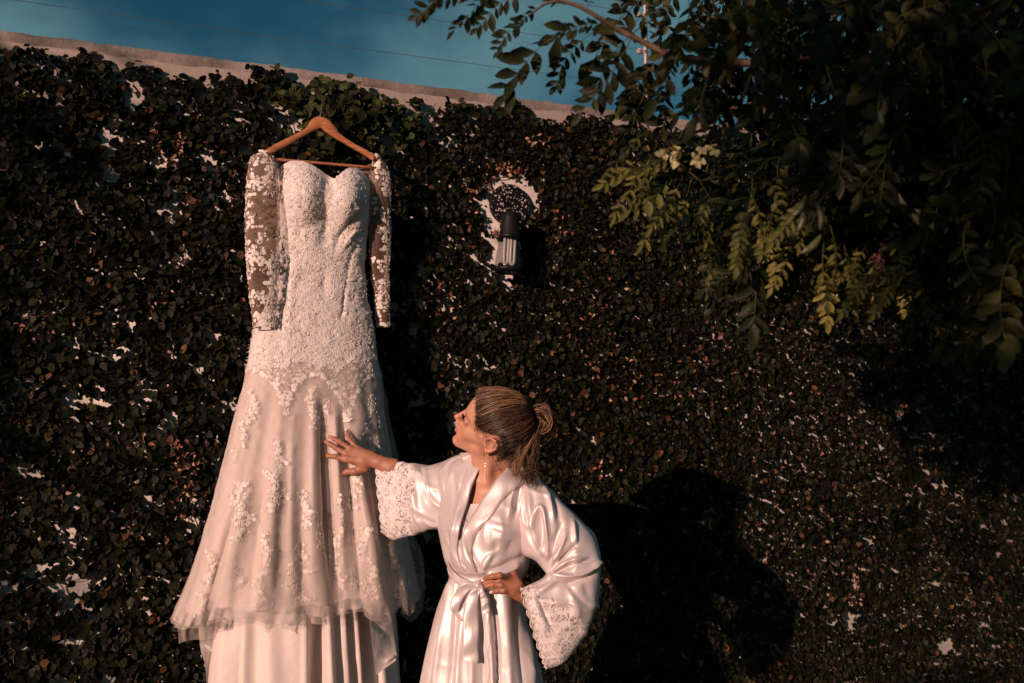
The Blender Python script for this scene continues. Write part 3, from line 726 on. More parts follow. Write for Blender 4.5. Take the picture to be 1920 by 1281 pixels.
Pl = folds(Pl, Nl, lf); Pl = Pl + Nl * (0.003 * fbm(Pl, 0.09, 3, 3))[..., None]
b = MB(); b.addm((Pl - HO).reshape(-1, 3), [gfaces(Rl, CN)]); b.build('lining', M['lining'], drs)
sheet([[(688, 1130, .345), (728, 1132, .30)], [(694, 1180, .35), (738, 1190, .30)], [(700, 1235, .36), (744, 1225, .32)], [(706, 1266, .36), (742, 1238, .34)]], M['lining'], 'lining_flap', drs, seed=31, R=40, C=24, fo=[([(722, 1240), (742, 1232)], 4, 0.01), ([(700, 1170), (722, 1185)], 2.5, -0.006)])
# sleeves: rings of (outer px point, inner px point, n centre, half thickness)
def sleeve(rings, R=110, C=72, seed=0):
    K = []
    for (ax, ay, bx, by, n_, t_) in rings:
        A, B_ = PW(ax, ay, n_), PW(bx, by, n_); K.append(np.concatenate([(A + B_) / 2, (A - B_) / 2, WN * t_]))
    K = catmull(np.array(K), R); ph = np.arange(C) / C * 2 * np.pi
    G = K[:, None, 0:3] + np.cos(ph)[None, :, None] * K[:, None, 3:6] + (np.sign(np.sin(ph)) * np.abs(np.sin(ph)) ** 0.8)[None, :, None] * K[:, None, 6:9]
    Ng = outward(G, gnormals(G)); G = G + Ng * (0.005 * fbm(G * [1, 1, 0.6], 0.06, seed, 3))[..., None]; Ng = outward(G, gnormals(G)); return G, Ng
GL, NL_ = sleeve([(481, 291, 503, 287, .185, .018), (470, 300, 512, 299, .19, .035), (463, 330, 520, 325, .20, .042), (459, 380, 525, 382, .205, .040), (461, 440, 523, 440, .21, .036), (463, 500, 521, 500, .215, .034), (468, 550, 519, 550, .22, .032), (473, 590, 518, 588, .225, .030), (475, 614, 519, 608, .228, .029)], seed=2)
GR, NR_ = sleeve([(712, 296, 696, 292, .185, .016), (724, 312, 700, 306, .17, .030), (731, 340, 694, 336, .165, .035), (732, 390, 692, 395, .16, .033), (731, 450, 692, 455, .155, .030), (730, 510, 696, 510, .15, .028), (730, 560, 701, 560, .15, .026), (729, 612, 706, 611, .15, .024)], seed=9)
sl_l = link('sleeve', mesh_np('sleeve', (GL - HO).reshape(-1, 3), [gfaces(*GL.shape[:2])]), M['mesh'], drs)
sl_r = link('sleeve', mesh_np('sleeve', (GR - HO).reshape(-1, 3), [gfaces(*GR.shape[:2])]), M['mesh'], drs)
# sheer neckline net from the bust to the hanger ends
sheet([[(498, 296, .18), (512, 300, .18), (535, 306, .17), (566, 312, .165)], [(500, 320, .20), (516, 325, .21), (530, 330, .21), (545, 330, .2)]], M['mesh'], 'neckline_net', drs, seed=3, R=16, C=24, uneven=0.002)
sheet([[(660, 322, .17), (675, 315, .17), (692, 308, .18), (700, 304, .18)], [(676, 345, .2), (688, 345, .2), (698, 345, .19), (704, 345, .18)]], M['mesh'], 'neckline_net', drs, seed=5, R=16, C=24, uneven=0.002)

# ------------------------------------------------------------------ raised lace flowers
def petal_t(np_=5, seg=20, rr=(0.16, 0.45, 0.75, 1.0), hh=(0.35, 0.9, 0.5, 0.05), depth=0.32, hc=0.7):
    ph = np.arange(seg) / seg * 2 * np.pi; lob = 1 - depth + depth * np.abs(np.cos(ph * np_ / 2)) ** 0.7
    V = [[0, 0, hc]]
    for r_, h_ in zip(rr, hh):
        L_ = 1 + (lob - 1) * r_
        V += [[r_ * L_[i] * math.cos(ph[i]), r_ * L_[i] * math.sin(ph[i]), h_ * (0.6 + 0.4 * lob[i])] for i in range(seg)]
    F3 = [[0, 1 + i, 1 + (i + 1) % seg] for i in range(seg)]; F4 = []
    for q in range(len(rr) - 1):
        o_ = 1 + q * seg; F4 += [[o_ + i, o_ + seg + i, o_ + seg + (i + 1) % seg, o_ + (i + 1) % seg] for i in range(seg)]
    return np.array(V), np.array(F3), np.array(F4)
fl5 = petal_t(5, 15, (0.2, 0.6, 1.0), (0.2, 1.0, 0.0))
leafm = (np.array([[0, 0, 0], [0.16, .18, .0], [.24, .5, 0], [.14, .8, 0], [0, 1, 0], [-.14, .8, 0], [-.24, .5, 0], [-.16, .18, 0], [0, .25, .9], [0, .5, 1.0], [0, .8, .7]]) * [1.2, 1, 1],
         np.array([[0, 1, 8], [7, 0, 8], [3, 4, 10], [4, 5, 10]]), np.array([[1, 2, 9, 8], [2, 3, 10, 9], [5, 6, 9, 10], [6, 7, 8, 9]]))
def place(mb_, tpl, p, n_, up_, s, h):
    n_ = n_ / np.linalg.norm(n_); up_ = up_ - n_ * (up_ @ n_); up_ /= np.linalg.norm(up_) + 1e-9; sx = np.cross(up_, n_)
    V = tpl[0]; W = p + s * (V[:, 0:1] * sx + V[:, 1:2] * up_) + (V[:, 2:3] * h + 0.0006) * n_
    mb_.addm(W - HO, [tpl[1], tpl[2]])
def scroll(mb_, p, n_, up_, L_, turn, w_=0.0011):
    """a curling cord lying on the cloth"""
    n_ = n_ / np.linalg.norm(n_); up_ = up_ - n_ * (up_ @ n_); up_ /= np.linalg.norm(up_) + 1e-9; sx = np.cross(up_, n_)
    s = np.linspace(0, 1, 9); an = turn * s ** 1.6 * 4.2; x = np.cumsum(np.sin(an)) / 9 * L_; y = np.cumsum(np.cos(an)) / 9 * L_
    Q_ = p + x[:, None] * sx + y[:, None] * up_ + 0.0012 * n_; V, Fs = tube(Q_ - HO, w_, 4, False); mb_.addm(V, Fs)
G0 = skirtP.reshape(-1, 3); G0n = skirtN.reshape(-1, 3); gx, gy = proj(G0); vis = ((G0n * (CAMP - G0)).sum(1) > 0) & (G0n @ WN > 0)
vi = np.where(vis)[0]
def at(x, y, src=None):
    X, Y, Pp, Nn, ids = src or (gx, gy, G0, G0n, vi)
    d = (X[ids] - x) ** 2 + (Y[ids] - y) ** 2; k = ids[np.argmin(d)]; return Pp[k], Nn[k], d.min()
def motif_cloud(mb_, pts, src=None, smin=0.007, smax=0.014, h=0.0028, beads=None, scr=0.3):
    for (x, y) in pts:
        p, n_, d = at(x, y, src)
        if d > 30: continue
        p = p.copy(); up_ = RNG.normal(0, 1, 3); s = RNG.uniform(smin, smax); r = RNG.random()
        if r < 0.5: place(mb_, fl5, p, n_, up_, s, h)
        elif r < 1 - scr: place(mb_, leafm, p, n_, up_, s * 1.8, h * 0.8)
        else: scroll(mb_, p, n_, up_, s * 3.2, RNG.choice([-1, 1]) * RNG.uniform(0.6, 1.2))
        if beads is not None and RNG.random() < 0.4:
            for _ in range(2): beads.append((p + n_ * 0.003 + RNG.normal(0, 0.004, 3), n_))
beads = []
# scalloped lower border of the bodice lace
lowb = [(455, 692), (475, 694), (500, 706), (518, 726), (526, 748), (535, 776), (543, 748), (556, 722), (575, 706), (595, 702), (610, 708), (622, 724), (636, 745), (645, 770), (651, 792), (658, 765), (668, 742), (680, 722), (695, 706), (715, 702)]
lowb = np.array(lowb, float)
mb1 = MB(); pts = []
while len(pts) < 2600:
    x, y = RNG.uniform(455, 715), RNG.uniform(308, 792)
    if y < np.interp(x, *zip(*topc)) + 3 or y > np.interp(x, lowb[:, 0], lowb[:, 1]): continue
    dn = fbm(np.array([[x, y]]), 34, 3, 2)[0]
    if dn < RNG.uniform(-0.9, 0.15): continue
    pts.append((x, y))
motif_cloud(mb1, pts, beads=beads, h=0.0005, smin=0.0035, smax=0.0080, scr=0.42)
for (xx, yy) in catmull(lowb, 110): motif_cloud(mb1, [(xx, yy)], smin=0.006, smax=0.010, h=0.0016, scr=0)
for (xx, yy) in catmull(np.array(topc[1:-1], float), 64):
    motif_cloud(mb1, [(xx, yy + 2)], smin=0.004, smax=0.008, h=0.0022, scr=0)
mb1.build('bodice_lace', M['thread'], drs, kind='stuff')
# separate floral appliques on the skirt
AP = [(470, 763, 28, 70, 60), (455, 817, 14, 44, 26), (440, 852, 10, 24, 10), (586, 763, 20, 78, 56), (613, 763, 10, 30, 12), (524, 857, 22, 62, 46), (514, 921, 42, 78, 85), (453, 945, 40, 80, 85), (448, 993, 28, 44, 36), (571, 955, 30, 74, 62), (497, 1029, 20, 70, 44), (559, 1049, 34, 56, 62),
      (561, 1098, 42, 58, 60), (487, 1108, 34, 70, 66), (394, 1064, 30, 60, 48), (376, 1133, 18, 46, 24), (445, 1083, 16, 38, 20), (664, 926, 32, 64, 52), (684, 1024, 32, 70, 62), (699, 1093, 34, 60, 58), (634, 1050, 20, 110, 60), (662, 1079, 16, 50, 28), (694, 790, 18, 100, 50), (714, 812, 12, 90, 36), (758, 1083, 22, 44, 34), (641, 965, 14, 70, 30), (600, 1010, 10, 60, 14), (735, 1040, 14, 50, 20)]
for (cx, cy, wx, wy, cnt) in AP:
    mbq = MB(); q = []
    ph_ = RNG.uniform(0, 6.28)
    for k in range(int(cnt * 1.9)):
        u = RNG.uniform(-1, 1); ww = wx / 2 * (0.35 + 0.65 * abs(math.sin(u * 3.3 + ph_))) ; q.append((cx + 0.22 * wx * math.sin(u * 3 + ph_) + RNG.normal(0, 0.42) * ww, cy + u * wy / 2))
    motif_cloud(mbq, q, beads=beads if cy in (763, 1049, 921, 1064) else None, smin=0.003, smax=0.0075, h=0.0013, scr=0.42)
    if mbq.n: mbq.build('lace_applique', M['thread'], drs)
# lace on the sleeves
for (G, Nn, ob, reg) in ((GL, NL_, sl_l, 0), (GR, NR_, sl_r, 1)):
    Gf, Nf = G.reshape(-1, 3), Nn.reshape(-1, 3); X, Y = proj(Gf); f = ((Nf * (CAMP - Gf)).sum(1) > 0); src = (X, Y, Gf, Nf, np.where(f)[0]); mbs = MB(); q = []
    tries = 0
    while len(q) < (800 if reg == 0 else 520) and tries < 14000:
        tries += 1; y = RNG.uniform(284, 614)
        if reg == 0:
            x = RNG.uniform(458, 528)
            hole_ = ((x - 492) / 7) ** 2 + ((y - 322) / 14) ** 2 < 1 or ((x - 490) / 13) ** 2 + ((y - 400) / 26) ** 2 < 1 or (x > 499 and 372 < y < 470) or ((x - 472) / 9) ** 2 + ((y - 440) / 16) ** 2 < 1 or ((x - 500) / 6) ** 2 + ((y - 548) / 12) ** 2 < 1 or (505 < x and 340 < y < 372 and RNG.random() < .5)
            dens = 1.0 if y > 470 or y < 350 or x < 470 else 0.55
        else:
            x = RNG.uniform(688, 734); hole_ = (x < 714 and 400 < y < 478) or ((x - 712) / 6) ** 2 + ((y - 360) / 30) ** 2 < 1 or ((x - 705) / 5) ** 2 + ((y - 500) / 20) ** 2 < 1; dens = 0.9
        if hole_ or RNG.random() > dens or fbm(np.array([[x, y]]), 20, 8, 2)[0] < -0.25: continue
        q.append((x, y))
    motif_cloud(mbs, q, src=src, smin=0.0035, smax=0.0080, h=0.0010, scr=0.42)
    o_ = mbs.build('sleeve_lace', M['thread'], ob, kind='stuff')
    Vr, Fr = tube(np.vstack([G[-1], G[-1][:1]]) - HO, 0.0022, 5, False); b = MB(); b.addm(Vr, Fr); b.build('cuff_edge', M['thread'], ob)
# satin loop over the hanger end
V, Fs = tube(catmull(np.array([PW(486, 283, .20), PW(494, 284, .215), PW(500, 292, .215), PW(503, 310, .215), PW(508, 330, .22)]), 14) - HO, 0.0045, 6); b = MB(); b.addm(V, Fs); b.build('shoulder_strap', M['thread'], drs)
# beads
mbb = MB(); oct_ = np.array([[1, 0, 0], [-1, 0, 0], [0, 1, 0], [0, -1, 0], [0, 0, 1], [0, 0, -1]]) * 0.0017; of = np.array([[0, 2, 4], [2, 1, 4], [1, 3, 4], [3, 0, 4], [2, 0, 5], [1, 2, 5], [3, 1, 5], [0, 3, 5]])
for p, n_ in beads[:1200]: mbb.add(oct_ * RNG.uniform(0.6, 1.1) + p - HO, of)
mbb.build('beads', M['bead'], drs, smooth=True, kind='stuff')
# ------------------------------------------------------------------ the woman
t = NT('skin')
t.base(t.mix(1.0, t.tone(), t.ramp(t.noise(50, 4), (0.3, 0.9), (0.7, 1.06)), 'MULTIPLY')).set(Roughness=0.48).bump(t.noise(700, 2), 0.0002)
t.b.inputs['Subsurface Weight'].default_value = 0.12; t.b.inputs['Subsurface Radius'].default_value = (0.01, 0.004, 0.002); t.b.inputs['Subsurface Scale'].default_value = 0.6; M['skin'] = t.m
t = NT('robe_satin')
t.base(t.mix(t.noise(8), (0.66, 0.59, 0.59), (0.70, 0.63, 0.63))).set(Roughness=0.45, Metallic=0.26)
t.b.inputs['Specular IOR Level'].default_value = 0.6
mps = t.n('ShaderNodeMapping'); mps.inputs['Scale'].default_value = (1.0, 1.0, 0.4); t.l(t.tc.outputs['Object'], mps.inputs[0])
t.bump(t.noise(16, 2, 1.2, coord=mps.outputs[0]), 0.0045, 0.5).bump(t.noise(300, 2, 0.2), 0.0002, 0.4); M['satin'] = t.m
t = NT('robe_lace')
mk = lace_nodes(t, 1.0)
t.base(t.mix(mk, (0.70, 0.60, 0.58), (0.80, 0.74, 0.72))).set(Roughness=0.7).alpha(t.ramp(mk, (0.1, 0.16), (0.55, 0.96))).bump(mk, 0.0016); M['robelace'] = t.m
t = NT('hair_strand')
t.base(t.tone()).set(Roughness=0.38); t.b.inputs['Specular IOR Level'].default_value = 0.35; M['hair'] = t.m
t = NT('hair_cap'); t.base(t.mix(t.noise(60, 3), (0.022, 0.011, 0.007), (0.05, 0.026, 0.015))).set(Roughness=0.7); M['haircap'] = t.m
t = NT('eye'); t.base(t.tone()).set(Roughness=0.1); M['eye'] = t.m
t = NT('gold'); t.base(t.mix(t.noise(60), (0.75, 0.52, 0.30), (0.85, 0.62, 0.40))).set(Roughness=0.2, Metallic=1.0); M['gold'] = t.m
t = NT('nail_polish'); t.base(t.mix(t.noise(60), (0.80, 0.62, 0.56), (0.86, 0.70, 0.65))).set(Roughness=0.15); M['nail'] = t.m
t = NT('red_thread'); t.base(t.mix(t.noise(60), (0.45, 0.02, 0.03), (0.5, 0.04, 0.04))).set(Roughness=0.6); M['red'] = t.m
t = NT('elastic'); t.base(t.mix(t.noise(60), (0.75, 0.6, 0.52), (0.8, 0.66, 0.58))).set(Roughness=0.5); M['elastic'] = t.m

class Field:
    def __init__(s, lo, hi, h):
        s.lo = np.array(lo, float); s.h = h; s.n = np.ceil((np.array(hi) - s.lo) / h).astype(int) + 1
        s.F = np.full(s.n, 1.0, np.float32)
    def _sl(s, a, b):
        i0 = np.clip(np.floor((a - s.lo) / s.h).astype(int), 0, s.n); i1 = np.clip(np.ceil((b - s.lo) / s.h).astype(int) + 1, 0, s.n)
        if (i1 <= i0).any(): return None
        ax = [s.lo[k] + s.h * np.arange(i0[k], i1[k]) for k in range(3)]
        return tuple(slice(i0[k], i1[k]) for k in range(3)), ax[0][:, None, None], ax[1][None, :, None], ax[2][None, None, :]
    def _blend(s, sl, d, k, sub=False):
        g = s.F[sl]
        if sub:
            h = np.clip(0.5 - 0.5 * (g + d) / k, 0, 1); s.F[sl] = (g * (1 - h) - d * h + k * h * (1 - h)).astype(np.float32)
        else:
            h = np.clip(0.5 + 0.5 * (g - d) / k, 0, 1); s.F[sl] = (g * (1 - h) + d * h - k * h * (1 - h)).astype(np.float32)
    def cone(s, a, b, ra, rb, k=0.01, sub=False):
        a, b = np.array(a, float), np.array(b, float); m = max(ra, rb) + 2.5 * k + 4 * s.h
        q = s._sl(np.minimum(a, b) - m, np.maximum(a, b) + m)
        if q is None: return
        sl, X, Y, Z = q; d = b - a; l2 = d @ d + 1e-12
        t = np.clip(((X - a[0]) * d[0] + (Y - a[1]) * d[1] + (Z - a[2]) * d[2]) / l2, 0, 1)
        D = np.sqrt((X - a[0] - t * d[0]) ** 2 + (Y - a[1] - t * d[1]) ** 2 + (Z - a[2] - t * d[2]) ** 2) - (ra + (rb - ra) * t)
        s._blend(sl, D, k, sub)
    def ell(s, c, r, B=np.eye(3), k=0.01, sub=False):
        """B rows = axes of the ellipsoid"""
        c = np.array(c, float); r = np.array(r, float); m = r.max() + 2.5 * k + 4 * s.h; q = s._sl(c - m, c + m)
        if q is None: return
        sl, X, Y, Z = q; X, Y, Z = X - c[0], Y - c[1], Z - c[2]
        u = [(X * B[i][0] + Y * B[i][1] + Z * B[i][2]) / r[i] for i in range(3)]
        k0 = np.sqrt(u[0] ** 2 + u[1] ** 2 + u[2] ** 2); k1 = np.sqrt((u[0] / r[0]) ** 2 + (u[1] / r[1]) ** 2 + (u[2] / r[2]) ** 2) + 1e-9
        s._blend(sl, k0 * (k0 - 1) / k1, k, sub)
    def mesh(s):
        F = s.F.copy(); F[0] = F[-1] = 1; F[:, 0] = F[:, -1] = 1; F[:, :, 0] = F[:, :, -1] = 1
        F = np.clip(F, -4 * s.h, 4 * s.h); I = F < 0; nx, ny, nz = F.shape
        acc = np.zeros((nx - 1, ny - 1, nz - 1, 3), np.float32); cnt = np.zeros((nx - 1, ny - 1, nz - 1), np.float32)
        act = np.zeros((nx - 1, ny - 1, nz - 1), bool)
        c0 = I[:-1, :-1, :-1]
        for d in range(8):
            o = ((d >> 0) & 1, (d >> 1) & 1, (d >> 2) & 1); act |= I[o[0]:nx - 1 + o[0], o[1]:ny - 1 + o[1], o[2]:nz - 1 + o[2]] != c0
        idx = np.argwhere(act); fv = np.zeros((len(idx), 8), np.float32)
        for d in range(8): fv[:, d] = F[idx[:, 0] + (d & 1), idx[:, 1] + ((d >> 1) & 1), idx[:, 2] + ((d >> 2) & 1)]
        acc = np.zeros((len(idx), 3)); cnt = np.zeros(len(idx))
        for a in range(8):
            for ax in range(3):
                if (a >> ax) & 1: continue
                b = a | (1 << ax); fa, fb = fv[:, a], fv[:, b]; m = (fa < 0) != (fb < 0)
                t = fa / (fa - fb + 1e-12); p = np.tile(np.array([a & 1, (a >> 1) & 1, (a >> 2) & 1], float), (len(idx), 1)); p[:, ax] += t
                acc[m] += p[m]; cnt[m] += 1
        V = (idx + acc / cnt[:, None]) * s.h + s.lo
        num = np.full((nx - 1, ny - 1, nz - 1), -1, np.int64); num[idx[:, 0], idx[:, 1], idx[:, 2]] = np.arange(len(idx))
        Q = []
        for ax in range(3):
            o1, o2 = (ax + 1) % 3, (ax + 2) % 3
            sa = [slice(1, -1)] * 3; sb = [slice(1, -1)] * 3; sa[ax] = slice(0, -1); sb[ax] = slice(1, None)
            A_, B_ = I[tuple(sa)], I[tuple(sb)]; e = np.argwhere(A_ != B_); flip = A_[A_ != B_]
            e = e + 1; e[:, ax] -= 1
            q = []
            for (u, v) in ((0, 0), (-1, 0), (-1, -1), (0, -1)):
                g = e.copy(); g[:, o1] += u; g[:, o2] += v; q.append(num[g[:, 0], g[:, 1], g[:, 2]])
            q = np.stack(q, 1); q[~flip] = q[~flip][:, ::-1]; Q.append(q)
        Q = np.concatenate(Q); Q = Q[(Q >= 0).all(1)]
        return V, Q[:, ::-1][:, ::-1]

woman = thing('person', 'woman in a white satin robe with tied-back blonde-brown hair, touching the hanging dress', 'person', loc=(0.0, 3.0, 0.0))
PO = np.array([0.0, 3.0, 0.0])
HF = np.array([-.956, .1, .276]); HL = np.array([-.246, -.788, -.565]); HU = np.array([.16, -.608, .778])
c11, s11 = math.cos(math.radians(11)), math.sin(math.radians(11)); HF, HU = HF * c11 + HU * s11, HU * c11 - HF * s11
HB = np.array([HF, HL, HU]); q_, _ = np.linalg.qr(HB.T); HB = (q_ * np.sign((q_ * HB.T).sum(0))).T
HC = PY(927, 805, 2.95)
def H(f, l, u): return HC + f * HB[0] + l * HB[1] + u * HB[2]
Rs, Ls = PY(850, 893, 3.10), PY(1000, 928, 2.95)
sv = Ls - Rs; sv /= np.linalg.norm(sv); tn = np.cross(sv, [0, 0, 1.0]); tn /= np.linalg.norm(tn); tn *= -1 if tn[1] > 0 else 1
TB = np.array([sv, tn, np.cross(sv, tn)])
nb = PY(930, 900, 3.03)
hd = Field((-0.32, 2.72, 1.24), (0.22, 3.26, 1.68), 0.0025)
hd.ell(H(-.008, 0, .045), (.096, .074, .082), HB, .01)
hd.ell(H(.035, 0, .035), (.061, .060, .068), HB, .02)
hd.ell(H(.045, 0, -.035), (.054, .050, .068), HB, .02)
for s_ in (-1, 1):
    hd.cone(H(.012, s_ * .050, -.045), H(.078, s_ * .012, -.090), .017, .014, .020)
    hd.cone(H(.012, s_ * .056, -.00), H(.014, s_ * .050, -.055), .016, .014, .018)
    hd.cone(H(.062, s_ * .040, -.020), H(.030, s_ * .056, -.008), .021, .015, .018)
    hd.ell(H(.075, s_ * .022, -.050), (.020, .018, .020), HB, .018)
hd.ell(H(.086, 0, -.0945), (.0165, .017, .0145), HB, .012)
hd.cone(H(.030, 0, -.062), H(.070, 0, -.085), .030, .018, .015)
hd.cone(H(.0925, 0, .022), H(.1125, 0, -.012), .0070, .0078, .011)
hd.ell(H(.1165, 0, -.0165), (.0085, .0085, .0075), HB, .006)
hd.cone(H(.106, 0, -.024), H(.098, 0, -.034), .0075, .006, .007)
for s_ in (-1, 1):
    hd.ell(H(.1045, s_ * .0115, -.0235), (.0095, .0062, .0062), HB, .006)
    hd.cone(H(.087, s_ * .014, .032), H(.073, s_ * .046, .030), .0085, .0065, .012)
    hd.ell(H(.101, s_ * .033, .010), (.014, .017, .012), HB, .010, sub=True)
    hd.ell(H(.0805, s_ * .032, .0105), (.0140, .0170, .0130), HB, .005)
    hd.ell(H(.0975, s_ * .033, .0095), (.012, .0135, .0042), HB, .003, sub=True)
hd.cone(H(.1015, 0, -.0485), H(.0935, .019, -.0545), .0052, .0035, .006); hd.cone(H(.1015, 0, -.0485), H(.0935, -.019, -.0545), .0052, .0035, .006)
hd.cone(H(.1005, 0, -.0605), H(.0930, .016, -.0580), .0062, .0038, .005); hd.cone(H(.1005, 0, -.0605), H(.0930, -.016, -.0580), .0062, .0038, .005)
hd.cone(H(.1095, 0, -.0545), H(.097, .021, -.0560), .0026, .002, .0025, sub=True); hd.cone(H(.1095, 0, -.0545), H(.097, -.021, -.0560), .0026, .002, .0025, sub=True)
for s_ in (-1, 1):
    hd.ell(H(-.008, s_ * .076, .000), (.017, .0055, .028), HB, .006)
    hx = [(.006, .077, .006), (.007, .081, .020), (-.004, .085, .031), (-.017, .088, .031), (-.027, .089, .019), (-.027, .087, .003), (-.019, .084, -.013), (-.009, .080, -.026)]
    for p, q in zip(hx[:-1], hx[1:]): hd.cone(H(p[0], s_ * p[1], p[2]), H(q[0], s_ * q[1], q[2]), .0036, .0036, .003)
    hd.ell(H(-.006, s_ * .0795, -.026), (.0065, .0040, .0085), HB, .005)
    hd.ell(H(-.006, s_ * .0865, .004), (.0115, .0095, .0165), HB, .003, sub=True)
    hd.cone(H(.004, s_ * .077, -.004), H(.003, s_ * .079, -.010), .004, .0035, .003)
# neck and upper chest
hd.cone(H(-.030, 0, -.030), nb, .056, .050, .025)
hd.cone(H(.010, 0, -.050), PY(906, 900, 2.99), .036, .040, .025)
for T_, r_ in ((Rs, .045), (Ls, .045)): hd.cone(nb + np.array([0, 0, -0.02]), T_ + (nb - T_) * 0.15 + np.array([0, 0, -0.015]), .045, r_, .03)
hd.ell(PY(917, 985, 3.02), (.15, .098, .16), TB, .03)
cl = PY(902, 903, 2.945)
hd.cone(cl - sv * 0.02, cl - sv * 0.09 - tn * 0.02 + np.array([0, 0, .012]), .0075, .007, .012)
# sternomastoid cord on the near side of the neck
hd.cone(H(-.012, .046, -.050), cl + sv * 0.012 + tn * -.012, .008, .006, .03)
hv, hf_ = hd.mesh()
L_ = (hv - HC) @ HB.T
tone = np.tile([.56, .285, .185], (len(hv), 1))
def tint_(m, c): 
    global tone
    tone = tone * (1 - m[:, None]) + np.array(c) * m[:, None]
g_ = lambda d, s: np.exp(-(d / s) ** 2)
tint_(0.35 * g_(np.linalg.norm(L_ - [.075, .04, -.03], axis=1), .028), (.55, .22, .15))
ml_ = (np.abs(L_[:, 2] + .0555) < .0105 - 0.30 * np.abs(L_[:, 1])) & (np.abs(L_[:, 1]) < .0215) & (L_[:, 0] > .088)
tint_(ml_ * 0.85, (.46, .16, .13))
for s_ in (-1, 1):
    d = np.abs(L_[:, 2] - (.0290 - 0.10 * (np.abs(L_[:, 1]) - .03))); m = (d < .0038) & (L_[:, 1] * s_ > .010) & (L_[:, 1] * s_ < .050) & (L_[:, 0] > .05)
    tint_(m * 0.6, (.09, .045, .03))
    m = g_(np.linalg.norm((L_ - [.085, s_ * .033, .012]) * [1, .8, 1.3], axis=1), .013); tint_(0.45 * m, (.22, .10, .07))
bodyV = [hv]; bodyF = [hf_]; bodyC = [tone]; off = len(hv)
# torso, arms and legs under the robe
bd = Field((-0.55, 2.55, -0.01), (0.45, 3.55, 1.36), 0.010)
pelv = PY(905, 1185, 3.02); wst = PY(905, 1085, 3.0)
bd.ell(PY(917, 1000, 3.03), (.125, .072, .15), TB, .03); bd.ell(wst, (.11, .075, .12), TB, .04); bd.ell(pelv, (.115, .07, .13), TB, .04)
bd.cone(Rs + [0, 0, -.03], Ls + [0, 0, -.03], .040, .040, .03)
elR, wrR = PY(790, 945, 3.22), PY(708, 868, 3.275)
elL, wrL = PY(1092, 1112, 2.915), PY(985, 1113, 2.865)
bd.cone(Rs + [0, 0, -.01], elR, .040, .034, .02); bd.cone(elR, wrR * 0.75 + elR * 0.25, .033, .024, .02)
bd.cone(Ls + [0, 0, -.01], elL, .040, .034, .02); bd.cone(elL, wrL * 0.7 + elL * 0.3, .028, .020, .02)
for s_ in (-1, 1):
    hip = pelv + sv * s_ * .055 - [0, 0, .05] + [0, .03, 0]; kn = hip + [.0, .01, 0]; kn[2] = .48; an = kn + [.01, .02, 0]; an[2] = .08
    bd.cone(hip, kn, .066, .048, .04); bd.cone(kn, an, .050, .034, .03); bd.cone(an - [0, 0, .03], an + tn * .14 - [0, 0, .05], .030, .022, .02)
bv, bf = bd.mesh()
bodyV.append(bv); bodyF.append(bf + off); bodyC.append(np.tile([.56, .285, .185], (len(bv), 1))); off += len(bv)
# hands
def hand(wr, fore, mcps, fingers, thumb, pn, fr=.0083, h=.0018):
    """mcps: 4 knuckles, fingers: 4 lists of points after the knuckle, thumb: list of points, pn: back-of-hand normal"""
    allp = np.array([wr, fore] + mcps + [p for f in fingers for p in f] + thumb); fd = Field(allp.min(0) - .035, allp.max(0) + .035, h)
    across = mcps[0] - mcps[3]; across /= np.linalg.norm(across)
    for o in (-.011, .011): fd.cone(fore + across * o * 1.0, wr + across * o * .7, .020, .0145, .014)
    for i, m in enumerate(mcps):
        w0 = wr + across * (.009 - .006 * i); fd.cone(w0, m, .0125, .0105, .010)
        w1 = (w0 + m) / 2 - pn * .006; fd.ell(w1, (.02, .012, .012), np.eye(3), .012)
        fd.cone(w0 + pn * .006, m + pn * .0035, .004, .0042, .007)
    for i, (m, f) in enumerate(zip(mcps, fingers)):
        r0 = fr * (1, 1.02, .96, .84)[i]; P = [m] + f
        rr = [r0 * 1.06, r0 * .98, r0 * .86, r0 * .68]
        for a in range(len(P) - 1): fd.cone(P[a], P[a + 1], rr[a], rr[a + 1], .003 if a else .006)
        for a in range(1, len(P) - 1): fd.ell(P[a], (r0 * .98,) * 3, np.eye(3), .003)
    T = thumb; rt = [.013, .0115, .0098, .0072]
    for a in range(len(T) - 1): fd.cone(T[a], T[a + 1], rt[a], rt[a + 1], .010 if a == 0 else .004)
    fd.ell((T[0] + mcps[0] + wr) / 3, (.018, .014, .014), np.eye(3), .014)
    return fd.mesh()
def hitY(x, y, bvh):
    r = ray(x, y); hit = bvh.ray_cast(Vector(CAMP), Vector(r / np.linalg.norm(r))); return float(hit[0][1]) if hit[0] is not None else 3.32
def q3(x, y, Y): return PY(x, y, Y)
dp = lambda x, y, o: q3(x, y, hitY(x, y, dressbvh) - o)
by = np.median([hitY(x, y, dressbvh) for x, y in ((630, 830), (640, 850), (655, 830), (660, 870), (645, 880))])
tipY = [hitY(x, y, dressbvh) for x, y in ((607, 853), (606, 827), (617, 819), (649, 807))]
mY = by - .030
mc = [q3(648, 862, mY), q3(649, 851, mY - .003), q3(656, 841, mY - .002), q3(671, 842, mY + .002)]
fg = []
for (p, m_, tip, ty) in (((629, 856.5), (617, 855), (608, 854), tipY[0]), ((629, 839.5), (617, 832), (607, 827), tipY[1]), ((638, 829), (627, 823.5), (617, 818.5), tipY[2]), ((657, 826), (652.5, 816), (649, 806.5), tipY[3])):
    te = min(ty, by + .012) - .009; fg.append([q3(*p, mY * .55 + te * .45 - .006), q3(*m_, mY * .2 + te * .8 - .002), q3(*tip, te)])
thb = [q3(684, 879, mY + .006), q3(664, 884, mY + .004), q3(651, 884.5, by - .018), q3(640, 890, by - .011)]
wr = q3(711, 867, mY + .002)
